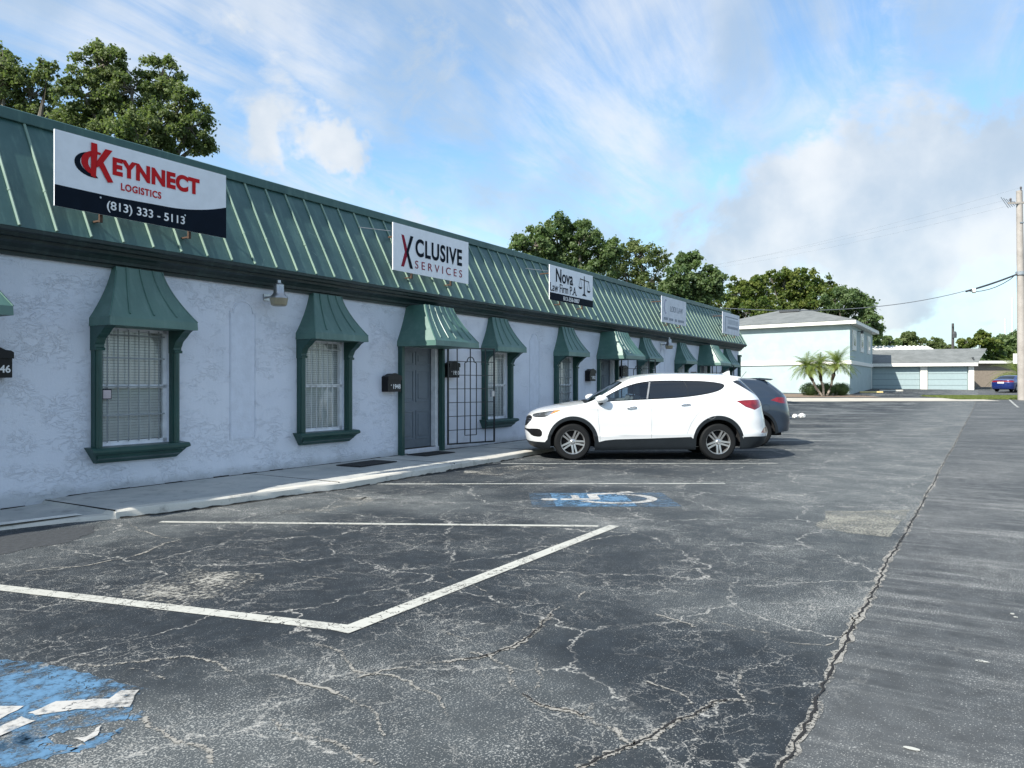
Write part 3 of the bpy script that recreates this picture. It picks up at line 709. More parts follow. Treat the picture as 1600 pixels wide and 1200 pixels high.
for (u, v, l, w_, rz, lab) in ((9.55, 8.72, .95, .5, .05, 'thin black rubber mat on the sidewalk below the second window'), (11.55, 8.93, .9, .45, 0, 'black doormat on the sidewalk in front of the half hidden white door')):
    o = MB().prism([(-l/2, -w_/2), (l/2, -w_/2), (l/2, w_/2), (-l/2, w_/2)], lambda a, b, d: (a, b, d), .012).build('doormat', M['mat'], bevel=.003)
    o.location = (u, v, .112); o.rotation_euler = (0, 0, rz); tag(o, lab, 'mat', 'mats on the sidewalk')
# ======================= SIGNS, LAMPS, MAILBOXES, GATES =======================
SV = 8.90      # distance of the sign faces from the camera foot line
def signplane(c, zc, vv=SV):
    return lambda a, b, d: (c+a, vv-.022-d, zc+b)
def sign(c, w_, h, zc, label, face, group='signs mounted on the mansard roof', frame=False, arms=True):
    r = empty('roof_sign', (c, SV, zc), 0, label, 'sign', group)
    MB().box((-w_/2, -.02, -h/2), (w_/2, .0, h/2)).build('panel', face, r, bevel=.002)
    for x in (-w_*.26, w_*.26):
        b = MB(); b.box((x-.018, .002, -h/2-.09), (x+.018, .03, h/2-.1)); b.box((x-.015, .03, -h/2-.08), (x+.015, .16, -h/2-.06)); b.bar((x, .02, h/2-.12), (x, .56, h/2-.12), .03); b.build('bracket', M['rust'], r)
    if arms:
        MB().tube([(-w_/2-.02, .02, h/2-.16), (-w_/2-.42, .40, h/2-.12)], .007, 6).build('stay_rod', M['lampm'], r)
    return r
def L(fn): return lambda a, b, d: Vector(fn(a, b, d))
def spl(poly, r, name, mat, d0=.021, th=.003):
    return MB().prism(poly, lambda a, b, d: (a, -d0-d, b), th).build(name, mat, r)
def stext(r, body, size, x, z, mat, **k):
    sk = k.pop('slant', 0); vs = k.pop('vs', 1)
    return text(body, size, 'lettering', mat, r, lambda a, b, d: (x+a, -.024-d*.5, z+b*vs+sk*a), **k)
# 1: logistics
s = sign(5.76, 2.28, .86, 3.86, 'white roof sign with red lettering and a dark navy phone band, nearest the camera', M['sign'], arms=False)
bx = [(-1.14, -.43), (1.14, -.43), (1.14, -.01)]+[(1.14-.98*k/10, -.01-.165*(1-(1-k/10)**2)) for k in range(1, 11)]+[(-.45, -.195), (-1.14, -.19)]
spl(bx, s, 'phone_band', M['navy'])
def arc(cx, cy, rx, ry, a0, a1, n=16): return [(cx+rx*math.cos(math.radians(a0+(a1-a0)*k/n)), cy+ry*math.sin(math.radians(a0+(a1-a0)*k/n))) for k in range(n+1)]
spl(arc(-.70, .125, .22, .145, 112, 285)+arc(-.665, .14, .19, .125, 268, 125), s, 'logo_swoosh_dark', M['navy'])
spl(arc(-.66, .15, .185, .145, 75, 255)+arc(-.63, .15, .135, .115, 250, 85), s, 'logo_swoosh', M['red'], d0=.0245)
spl([(-.735, -.005), (-.675, -.02), (-.665, .16), (-.655, .285), (-.66, .385), (-.73, .385)], s, 'logo_letter', M['red'], d0=.028)
spl([(-.672, .10), (-.665, .18), (-.56, .35), (-.475, .35), (-.585, .185), (-.465, -.025), (-.53, -.04), (-.635, .13)], s, 'logo_letter', M['red'], d0=.028)
stext(s, 'EYNNECT', .265, .125, .175, M['red'], bold=.014, spacing=1.08, fit=(1.19, .215))
stext(s, 'LOGISTICS', .125, -.10, -.05, M['red'], bold=.003, spacing=1.12, fit=(.53, .088))
stext(s, '(813) 333 - 5113', .150, -.02, -.32, M['numw'], bold=.002, fit=(1.04, .135))
for x in (-.62, .50): spl([(x+.012*math.cos(a), -.235+.012*math.sin(a)) for a in np.linspace(0, 2*PI, 9)[:-1]], s, 'bolt', M['lampm'], d0=.026, th=.006)
# 2
s = sign(11.54, 2.31, .84, 3.86, 'plain white roof sign with a red and black X and spaced thin letters', M['sign'])
spl([(-.93, .24), (-.86, .235), (-.745, -.06), (-.86, -.33), (-.94, -.33), (-.835, -.06)], s, 'logo_letter', M['maroon'])
spl([(-.68, .25), (-.60, .25), (-.735, -.06), (-.61, -.34), (-.69, -.34), (-.80, -.06)], s, 'logo_letter', M['navy'], d0=.0245)
stext(s, 'CLUSIVE', .43, .195, .07, M['navy'], bold=.012, spacing=1.12, fit=(1.46, .33))
stext(s, 'SERVICES', .20, .19, -.245, M['maroon'], spacing=1.6, fit=(1.47, .145))
# 3
s = sign(17.25, 2.36, .84, 3.87, 'white roof sign with black serif-like lettering, a pair of scales and a black strip below', M['sign'])
spl([(-1.18, -.42), (1.18, -.42), (1.18, -.24), (-1.18, -.24)], s, 'phone_band', M['navy'])
stext(s, 'Nova', .42, -.42, .20, M['navy'], bold=.006, fit=(.90, .33))
stext(s, 'Law Firm P.A.', .25, -.455, -.10, M['navy'], fit=(1.40, .21))
stext(s, '813-358-0887', .13, -.05, -.33, M['numw'], bold=.002, fit=(.88, .10))
spl([(.645, -.12), (.70, -.12), (.69, .35), (.655, .35)], s, 'scales_post', M['navy']); spl([(.55, -.16), (.80, -.16), (.73, -.11), (.61, -.11)], s, 'scales_foot', M['navy'])
spl([(.43, .27), (.43, .25), (.95, .22), (.95, .24)], s, 'scales_beam', M['navy'], d0=.0245)
for x, z in ((.45, .04), (.93, -.01)):
    spl([(x-.11, z+.01), (x+.11, z+.01), (x+.05, z-.04), (x-.05, z-.04)], s, 'scales_pan', M['navy'])
    for q in (-.1, .1): spl([(x+q, z), (x+q*.8, z), (x, z+.25), (x+.008, z+.25)], s, 'scales_cord', M['tgrey'])
# 4
s = sign(24.68, 2.36, .84, 3.85, 'faded pale roof sign with washed-out print and a dashed dark line, second farthest', M['signw'])
stext(s, 'LODI LAW', .27, .20, .05, M['tgrey'], sx=.95)
spl(arc(-.82, .1, .16, .24, 60, 300)+arc(-.78, .1, .12, .19, 290, 70), s, 'logo', plain('faded_mauve', (.36, .36, .46), .6))
for a, b in ((-1.0, -.62), (-.5, -.12), (.05, .25), (.35, .95)): spl([(a, -.33), (b, -.33), (b, -.25), (a, -.25)], s, 'small_print', M['tgrey'])
# 5
s = sign(31.4, 2.42, .86, 3.87, 'faded grey roof sign with an empty framed panel at the far end of the roof', M['signw'])
for (a, b, c_, d_) in ((-.85, .95, .24, .28), (-.85, -.78, -.34, .24), (-.55, 1.0, -.20, -.10)): spl([(a, c_), (b, c_), (b, d_), (a, d_)], s, 'faded_print', M['tgrey'])
spl([(-.5, -.02), (1.0, -.02), (1.0, .17), (-.5, .17)], s, 'faded_print', plain('faded_block', (.42, .45, .5), .6))
# wall lamps
def lamp(loc, label):
    r = empty('wall_lamp', loc, 0, label, 'lamp', 'dusk-to-dawn lamps on the wall')
    MB().box((-.06, -.02, -.05), (.06, 0, .05)).tube([(0, -.02, 0), (0, -.20, .0)], .016, 8).build('arm', M['lampm'], r)
    MB().lathe([(0, .24), (.03, .24), (.032, .20), (.055, .19), (.075, .17), (.08, .05), (.10, .02), (.13, -.01), (.135, -.03), (0, -.03)], 24, 'z', (0, -.28, 0)).build('housing', M['lampm'], r, smooth=40)
    MB().lathe([(.134, -.03), (.13, -.06), (.115, -.13), (.09, -.145), (0, -.145)], 24, 'z', (0, -.28, 0)).build('lens', M['lampg'], r, smooth=40)
lamp((7.93, 9.28, 2.74), 'silver wall lamp with yellowed lens between the two nearest windows')
lamp((24.5, 9.28, 2.74), 'silver wall lamp high on the wall past the far middle door')
# mailboxes
def mailbox(u, z, num, label, w_=.36):
    r = empty('mailbox', (u, 9.28, z), 0, label, 'mailbox', 'black mailboxes beside the doors'); h = w_/2
    pr = [(-h, -.17), (h, -.17), (h, .10), (h-.03, .12), (h-.08, .125)]+[(h-.08-(2*h-.16)*k/8, .125+.035*math.sin(PI*k/8)) for k in range(1, 8)]+[(-h+.08, .125), (-h+.03, .12), (-h, .10)]
    MB().prism(pr, lambda a, b, d: (a, -.15+d, b), .15).build('box', M['black'], r, bevel=.005)
    pr2 = [(a*1.05, b+.008) for a, b in pr[2:]]+[(-h*1.05, .04), (h*1.05, .04)]
    MB().prism(pr2, lambda a, b, d: (a, -.170+d, b), .022).build('lid', M['black'], r, bevel=.003)
    MB().lathe([(0, -.01), (.012, -.01), (.012, 0), (0, 0)], 10, 'y', (-.10, -.152, -.05)).build('lock', M['lampm'], r)
    if num: text(num, .095, 'house_number', M['numw'], r, lambda a, b, d: Vector((.06+a, -.1525-d, -.075+b)), bold=.002, fit=(.20, .085))
mailbox(4.12, 1.67, '1946', 'black mailbox numbered 1946 at the left edge of the wall')
mailbox(10.72, 1.46, '1948', 'black mailbox numbered 1948 left of the nearest door')
mailbox(12.56, 1.73, '1950', 'black mailbox behind the open iron gate beside the nearest door', .34)
mailbox(18.95, 1.68, '1952', 'black mailbox on the wall just left of the middle door')
mailbox(21.15, 1.82, '', 'black mailbox behind the middle iron gate, above the bonnet of the white car')
mailbox(27.6, 1.72, '', 'black mailbox left of the farthest door, peeping over the car roof')
# iron gates standing open
def gate(h0, h1, label):
    L_ = math.hypot(h1[0]-h0[0], h1[1]-h0[1]); r = empty('security_gate', (h0[0], h0[1], .23), math.atan2(h1[1]-h0[1], h1[0]-h0[0]), label, 'gate', 'open iron gates beside the doors')
    H_ = 1.93; f = MB()
    for x in (0, L_): f.box((x-.014, -.014, 0), (x+.014, .014, H_))
    for z in (0, H_): f.box((-.014, -.0142, z-.014), (L_+.014, .0142, z+.014))
    f.build('frame', M['iron'], r)
    g = MB()
    for x in (.19*L_, .47*L_, .80*L_): g.box((x-.008, -.008, .014), (x+.008, .008, H_-.014))
    for k in range(1, 7): g.box((.014, -.0065, H_*k/7-.007), (L_-.014, .0065, H_*k/7+.007))
    c, w2 = .47*L_, .125*L_
    pts = [(c-w2, .16), (c+w2, .16), (c+w2, H_-.30), (c+w2*.6, H_-.28)]+[(c+w2*.6*math.cos(a), H_-.27+.09*math.sin(a)) for a in np.linspace(0, PI, 9)]+[(c-w2*.6, H_-.28), (c-w2, H_-.30)]
    for k in range(len(pts)):
        a, b = pts[k], pts[(k+1) % len(pts)]; g.bar((a[0], -.010, a[1]), (b[0], -.010, b[1]), .015)
    g.build('grille', M['iron'], r)
    MB().box((L_-.09, -.03, .94), (L_-.015, .03, 1.06)).build('lock', M['lampm'], r, bevel=.004)
gate((12.33, 9.12), (13.52, 8.80), 'black iron gate swung open between the nearest door and the third window')
gate((20.86, 9.12), (21.95, 8.50), 'black iron gate with a pale frame swung open right of the middle door')
gate((29.62, 9.12), (30.75, 8.6), 'black iron gate of the farthest door, seen over the car roof')

# ======================= CARS =======================
def pchip(xs, ys):
    xs = np.array(xs, float); ys = np.array(ys, float); h = np.diff(xs); d = np.diff(ys)/h; m = np.zeros(len(xs))
    m[0], m[-1] = d[0], d[-1]
    for i in range(1, len(xs)-1):
        if d[i-1]*d[i] > 0: w1 = 2*h[i]+h[i-1]; w2 = h[i]+2*h[i-1]; m[i] = (w1+w2)/(w1/d[i-1]+w2/d[i])
    def f(x):
        x = np.asarray(x, float); xc = np.clip(x, xs[0], xs[-1]); i = np.clip(np.searchsorted(xs, xc)-1, 0, len(h)-1); t = (xc-xs[i])/h[i]
        return (2*t**3-3*t**2+1)*ys[i]+(t**3-2*t**2+t)*h[i]*m[i]+(-2*t**3+3*t**2)*ys[i+1]+(t**3-t**2)*h[i]*m[i+1]
    return f
def tab(l): return pchip([a for a, _ in l], [b for _, b in l])
def chaikin(p, n=2):
    for _ in range(n):
        q = []
        for k in range(len(p)):
            a, b = p[k], p[(k+1) % len(p)]; q += [(a[0]*.75+b[0]*.25, a[1]*.75+b[1]*.25), (a[0]*.25+b[0]*.75, a[1]*.25+b[1]*.75)]
        p = q
    return p
def dens(p, step=.05, closed=True):
    out = []
    for k in range(len(p) if closed else len(p)-1):
        a, b = p[k], p[(k+1) % len(p)]; n = max(1, int(math.hypot(b[0]-a[0], b[1]-a[1])/step))
        out += [(a[0]+(b[0]-a[0])*j/n, a[1]+(b[1]-a[1])*j/n) for j in range(n)]
    if not closed: out.append(p[-1])
    return out
def inpoly(px, py, poly):
    c = np.zeros(len(px), bool); n = len(poly); j = n-1
    for i in range(n):
        xi, yi = poly[i]; xj, yj = poly[j]
        if yi != yj: c ^= ((yi > py) != (yj > py)) & (px < (xj-xi)*(py-yi)/(yj-yi)+xi)
        j = i
    return c
class Car:
    """side panels are a curved sheet y(x, z) that wraps round nose and tail; the top is spanned between them"""
    def __init__(s, S):
        s.S = S; s.W = tab(S['W']); s.xf = tab(S['xf']); s.xr = tab(S['xr']); s.zs = tab(S['zs']); s.zc = tab(S['zc'])
        s.Lf, s.nf, s.Lr, s.nr = S['Lf'], S['nf'], S['Lr'], S['nr']; s.Qf, s.Qr = 1.15, .95
        s.Qm = S['len']-s.Lf-s.Lr
    def x_of(s, q, z):
        q = np.asarray(q, float); z = np.asarray(z, float); xf, xr = s.xf(z), s.xr(z)
        tf = np.clip(q/s.Qf, 0, 1)*PI/2; tr = np.clip((s.Qf+s.Qm+s.Qr-q)/s.Qr, 0, 1)*PI/2
        front = xf+s.Lf*(1-np.cos(tf)**(2/s.nf)); rear = xr-s.Lr*(1-np.cos(tr)**(2/s.nr))
        m = xf+s.Lf+(q-s.Qf)/s.Qm*(xr-s.Lr-xf-s.Lf)
        return np.where(q < s.Qf, front, np.where(q > s.Qf+s.Qm, rear, m))
    def q_of(s, x, z):
        xf, xr = float(s.xf(z)), float(s.xr(z))
        if x < xf+s.Lf: return s.Qf*math.acos(min(1, max(0, 1-(x-xf)/s.Lf))**(s.nf/2))/(PI/2)
        if x > xr-s.Lr: return s.Qf+s.Qm+s.Qr-s.Qr*math.acos(min(1, max(0, 1-(xr-x)/s.Lr))**(s.nr/2))/(PI/2)
        return s.Qf+(x-xf-s.Lf)/(xr-s.Lr-xf-s.Lf)*s.Qm
    def P(s, q, z):
        q = np.asarray(q, float); z = np.asarray(z, float); x = s.x_of(q, z)
        tf = np.clip(q/s.Qf, 0, 1)*PI/2; tr = np.clip((s.Qf+s.Qm+s.Qr-q)/s.Qr, 0, 1)*PI/2
        w_ = s.W(z)*(np.sin(tf)**(2/s.nf))*(np.sin(tr)**(2/s.nr))
        w_ = w_*(1-.055*np.exp(-np.clip(s.zs(x)-z, 0, 9)/.035))
        for (cx, cz, amp, sx, sz) in s.S.get('bulge', []): w_ = w_+amp*np.exp(-((x-cx)/sx)**2-((z-cz)/sz)**2)
        for (pts, amp, wd) in s.S.get('crease', []):
            zl = pts(x); w_ = w_+amp*np.exp(-np.abs(z-zl)/wd)
        return np.stack([x, -w_, z], -1)
    def N(s, q, z):
        e = .004; a = s.P(q+e, z)-s.P(q-e, z); b = s.P(q, z+e)-s.P(q, z-e); n = np.cross(a, b)
        l = np.linalg.norm(n, axis=-1, keepdims=True); l[l < 1e-9] = 1; return n/l
    def build(s, root, mats):
        S = s.S; QT = s.Qf+s.Qm+s.Qr
        qs = np.unique(np.concatenate([np.linspace(0, s.Qf, 20), np.linspace(s.Qf, s.Qf+s.Qm, 70), np.linspace(s.Qf+s.Qm, QT, 20)]))
        def topz(q):
            z = 1.0
            for _ in range(25): z = .5*z+.5*float(s.zs(s.x_of(q, z)))
            return z
        top = [(q, topz(q)) for q in qs]; s.top = top
        zb = tab(S['zb']); bot = [(q, float(zb(s.x_of(q, .3)))) for q in qs]
        pts = []; edges = []
        def addpoly(p, closed=True):
            i = len(pts); pts.extend([Vector(a) for a in p]); n = len(p)
            edges.extend([(i+k, i+(k+1) % n) for k in range(n if closed else n-1)])
        dom = bot+top[::-1]; addpoly(dom)
        regs = []
        for name, poly, sm in S['regions']:
            p = chaikin(poly, sm) if sm else poly
            p = dens(p, .05); p = [(s.q_of(x, z), z) for x, z in p]; regs.append((name, p)); addpoly(p)
        for name, p in S.get('qregions', []):
            p = dens(p, .05); regs.append((name, p)); addpoly(p)
        gz = np.arange(.15, 1.75, .035); GQ, GZ = np.meshgrid(qs, gz); GQ = GQ.ravel(); GZ = GZ.ravel(); ok = inpoly(GQ, GZ, dom)
        P0 = np.array([(p[0], p[1]) for p in pts])
        GQ, GZ = GQ[ok], GZ[ok]
        keep = np.array([np.min((P0[:, 0]-a)**2+(P0[:, 1]-b)**2) > .012**2 for a, b in zip(GQ, GZ)])
        pts += [Vector((float(a), float(b))) for a, b in zip(GQ[keep], GZ[keep])]
        vs, es, fs = delaunay_2d_cdt(pts, edges, [], 0, 1e-5)[:3]
        V = np.array([(v[0], v[1]) for v in vs]); F = np.array([f for f in fs if len(f) == 3])
        C = V[F].mean(1); lab = np.full(len(F), -1); ins = inpoly(C[:, 0], C[:, 1], dom)
        for k, (name, p) in enumerate(regs):
            m = inpoly(C[:, 0], C[:, 1], p); lab[m] = k
        lab[~ins] = -2
        PT = s.P(V[:, 0], V[:, 1]); NR = s.N(V[:, 0], V[:, 1])
        groups = {}
        for k, f in zip(lab, F):
            if k == -2: continue
            nm = 'body' if k == -1 else regs[k][0]
            if nm == 'hole': continue
            groups.setdefault(nm, []).append(f)
        # top sheet
        nf = 17; fr = np.sin(np.linspace(-PI/2, PI/2, nf)); TV = []; TN = []
        for q, z in top:
            p = s.P(np.array([q]), np.array([z]))[0]; zc = float(s.zc(p[0])); row = []
            for f in fr: row.append((p[0], p[1]*-f*-1, p[2]+(zc-p[2])*(1-abs(f)**2.3)))
            TV.append([(a, abs(p[1])*f, c) for (a, _, c), f in zip(row, fr)])
        TV = np.array(TV); nq = len(top)
        dq = np.gradient(TV, axis=0); df = np.gradient(TV, axis=1); TN = np.cross(dq, df); l = np.linalg.norm(TN, axis=-1, keepdims=True); l[l < 1e-9] = 1; TN = TN/l
        TN[TN[..., 2] < 0] *= -1
        tg = {}
        for i in range(nq-1):
            for j in range(nf-1):
                xm = (TV[i, j, 0]+TV[i+1, j, 0])/2; fm = abs((fr[j]+fr[j+1])/2); nm = 'body'
                for (n_, x0, x1, fmax) in S['top']:
                    if x0 <= xm <= x1 and fm < fmax: nm = n_
                tg.setdefault(nm, []).append((i*nf+j, i*nf+j+1, (i+1)*nf+j+1, (i+1)*nf+j))
        TVf = TV.reshape(-1, 3); TNf = TN.reshape(-1, 3)
        res = {}
        for nm in sorted(set(groups) | set(tg)):
            mat = mats[nm]; sides = (-1, 1)
            sep = nm in S['pairs']                    # lamps etc. become one part per side
            for lst in ([(-1,), (1,)] if sep else [(-1, 1)]):
                vv, nn_, ff = [], [], []
                if nm in groups:
                    T = np.array(groups[nm]); used = np.unique(T); mp = {int(a): i for i, a in enumerate(used)}
                    for sg in lst:
                        o = len(vv); p = PT[used].copy(); n = NR[used].copy()
                        if n[:, 1].mean() > 0 and nm != 'body': pass
                        if sg == 1: p[:, 1] *= -1; n[:, 1] *= -1
                        vv += p.tolist(); nn_ += n.tolist()
                        for f in T:
                            t = [o+mp[int(a)] for a in f]; ff.append(t if sg == -1 else t[::-1])
                if nm in tg and (not sep or lst[0] == -1):
                    T = tg[nm]; used = sorted({a for f in T for a in f}); mp = {a: i for i, a in enumerate(used)}; o = len(vv)
                    vv += TVf[used].tolist(); nn_ += TNf[used].tolist()
                    ff += [[o+mp[a] for a in f] for f in T]
                if not ff: continue
                me = bpy.data.meshes.new(nm); me.from_pydata(vv, [], ff); me.update()
                # orient faces with the analytic normals
                nv = Vector
                for pl_ in me.polygons:
                    a = Vector((0, 0, 0))
                    for i in pl_.vertices: a += Vector(nn_[i])
                    if pl_.normal.dot(a) < 0: pl_.flip()
                me.polygons.foreach_set('use_smooth', [True]*len(me.polygons)); me.materials.append(mat)
                me.normals_split_custom_set_from_vertices([tuple(n) for n in nn_])
                o = bpy.data.objects.new(S['names'].get(nm, nm), me); COL.objects.link(o); o.parent = root; res.setdefault(nm, []).append(o)
        return res
    def surf(s, x, z, off=0.0, side=-1):
        q = s.q_of(x, z); p = s.P(np.array([q]), np.array([z]))[0]; n = s.N(np.array([q]), np.array([z]))[0]
        if n[1] > 0 and side == -1 and abs(n[1]) > .3: n = -n
        v = Vector(p)+Vector(n)*off
        return v if side == -1 else Vector((v.x, -v.y, v.z))
    def seam(s, paths, wd, name, mat, root, off=.0015):
        for side in (-1, 1):
            mb = MB()
            for p in paths:
                pts = dens(p, .03, False); rows = []
                P3 = [s.surf(x, z, off, side) for x, z in pts]
                for k, v in enumerate(P3):
                    d = (P3[min(k+1, len(P3)-1)]-P3[max(k-1, 0)]).normalized(); n = Vector((0, side, 0)); t = d.cross(n).normalized()*wd/2
                    rows.append([v-t, v+t])
                mb.grid(rows)
            mb.build(name, mat, root)
M['paint_white'] = plain('white_car_paint', (.70, .72, .73), .28, coat=1, var=.01)
M['paint_grey'] = plain('slate_car_paint', (.014, .026, .045), .32, coat=1, var=.03)
M['paint_blue'] = plain('blue_car_paint', (.006, .020, .13), .28, coat=1, var=.03, metal=.2)
M['clad'] = plain('grey_plastic', (.012, .016, .020), .5, var=.1, spec=.3)
M['cglass'] = glass('car_glass', (.74, .84, .86), .03)
M['pglass'] = glass('privacy_glass', (.05, .06, .07), .85)
M['head'] = plain('headlamp_dark', (.05, .055, .06), .12, coat=1)
M['headc'] = plain('headlamp_chrome', (.65, .66, .68), .15, metal=.9, coat=1)
M['amber'] = plain('amber_lens', (.55, .20, .05), .2, coat=1)
M['tail'] = plain('red_tail_lens', (.17, .005, .010), .15, coat=1, var=.3, scale=12)
M['tyre'] = plain('tyre_rubber', (.009, .010, .011), .7, spec=.2, bump=.002, bscale=60)
M['rim'] = plain('alloy_rim', (.50, .50, .50), .28, metal=.85)
M['chrome'] = plain('chrome_trim', (.7, .7, .7), .12, metal=1)
M['liner'] = plain('wheel_well', (.008, .008, .009), .95)
M['seat'] = plain('car_seat', (.10, .11, .12), .9)
M['plate'] = plain('licence_plate', (.6, .62, .6), .5)
def wheel(root, x, y, R, rr, w_, spin=0, side=-1, double=True):
    """axle along y; outer face on the given side"""
    t = MB().lathe([(rr*.98, -w_/2), (rr*1.06, -w_/2-.004), (R-.03, -w_/2), (R-.008, -w_/2+.02), (R, -w_/2+.045), (R, w_/2-.045), (R-.008, w_/2-.02), (R-.03, w_/2), (rr*1.02, w_/2), (rr*.98, w_/2)], 48, 'y').build('wheel', M['tyre'], root, smooth=35)
    t.location = (x, y, R); t.rotation_euler = (0, spin, 0)
    s_ = side; f = s_*w_/2
    m = MB(); pr = [(rr*1.0, f*1.02), (rr*1.01, f*.98), (rr*.95, f*.96), (rr*.90, f*.80), (rr*.90, f*-.7), (rr*.98, f*-.7)]
    m.lathe(pr, 48, 'y')
    def spoke(a, da):
        ca, sa = math.cos(a), math.sin(a); tx, tz = -sa, ca
        r0, r1 = rr*.16, rr*.955; h0, h1 = .018*rr/.23, .012*rr/.23; off0, off1 = da*.10*rr, da*.155*rr
        rows = []
        for (r_, h, of, y_) in ((r0, h0, off0, f*.80), (rr*.5, h0*.95, off0*1.1, f*.86), (r1, h1*1.3, off1, f*.93)):
            c0 = (ca*r_+tx*of, sa*r_+tz*of)
            rows.append([(c0[0]+tx*h, y_, c0[1]+tz*h), (c0[0]-tx*h, y_, c0[1]-tz*h), (c0[0]-tx*h, y_-s_*.03, c0[1]-tz*h), (c0[0]+tx*h, y_-s_*.03, c0[1]+tz*h)])
        m.grid(rows, True)
    for k in range(5):
        for da in (-1, 1): spoke(PI/2+2*PI*k/5, da)
    m.lathe([(0, f*.90), (rr*.12, f*.90), (rr*.15, f*.84), (rr*.26, f*.80), (rr*.27, f*.6), (0, f*.6)], 24, 'y')
    m.build('rim', M['rim'], t, smooth=35)
    MB().lathe([(0, f*.30), (rr*.55, f*.30), (rr*.60, f*.22), (rr*.9, f*.1), (rr*.9, f*-.2), (0, f*-.2)], 32, 'y').build('brake_disc', M['liner'], t)
    return t
def rectpoly(x0, x1, z0, z1): return [(x0, z0), (x1, z0), (x1, z1), (x0, z1)]
def circ(cx, cz, r, n=40, a0=0, a1=360): return [(cx+r*math.cos(math.radians(a0+(a1-a0)*k/n)), cz+r*math.sin(math.radians(a0+(a1-a0)*k/n))) for k in range(n if a1-a0 == 360 else n+1)]
def arch(cx, cz, r, zlow):      # wheel opening: half circle with straight feet
    return circ(cx, cz, r, 28, 0, 180)+[(cx-r, zlow), (cx+r, zlow)]
def common(root, c, R, wx, well_r, Wd, yin=.45):
    for x in wx:
        for s_ in (-1, 1):
            mb = MB(); rows = []
            for k in range(17):
                a = PI*k/16; rows.append([(x+well_r*math.cos(a), s_*(Wd-.03), R+.0+well_r*math.sin(a)), (x+well_r*math.cos(a), s_*yin, R+well_r*math.sin(a))])
            mb.grid(rows); mb.face([r_[1] for r_ in rows]); mb.build('wheel_arch', M['liner'], root, fix=False)
# ---- white SUV (local x from nose to tail, -y is the side facing the camera)
zc_l = [(.05, .80), (.08, .845), (.165, .905), (.29, .955), (.515, 1.005), (.83, 1.065), (1.0, 1.09), (1.22, 1.125), (1.5, 1.285), (1.75, 1.43), (1.89, 1.51), (2.0, 1.56), (2.19, 1.605), (2.43, 1.635), (2.7, 1.65), (3.1, 1.652), (3.7, 1.64), (4.05, 1.61), (4.17, 1.585)]
zs_l = [(.05, .80), (.08, .825), (.165, .865), (.29, .905), (.515, .955), (.83, 1.01), (1.0, 1.04), (1.22, 1.095), (1.5, 1.245), (1.75, 1.39), (1.89, 1.475), (2.0, 1.525), (2.19, 1.565), (2.43, 1.592), (2.7, 1.605), (3.1, 1.607), (3.7, 1.59), (4.05, 1.56), (4.17, 1.545)]
dlo = [(1.36, 1.095), (1.62, 1.11), (2.3, 1.145), (2.9, 1.175), (3.3, 1.225), (3.55, 1.275), (3.70, 1.33), (3.765, 1.40), (3.72, 1.435), (3.45, 1.475), (3.0, 1.487), (2.55, 1.487), (2.28, 1.47), (2.02, 1.42), (1.75, 1.315), (1.5, 1.185)]
arF, arR = (.886, .335), (3.61, .345)
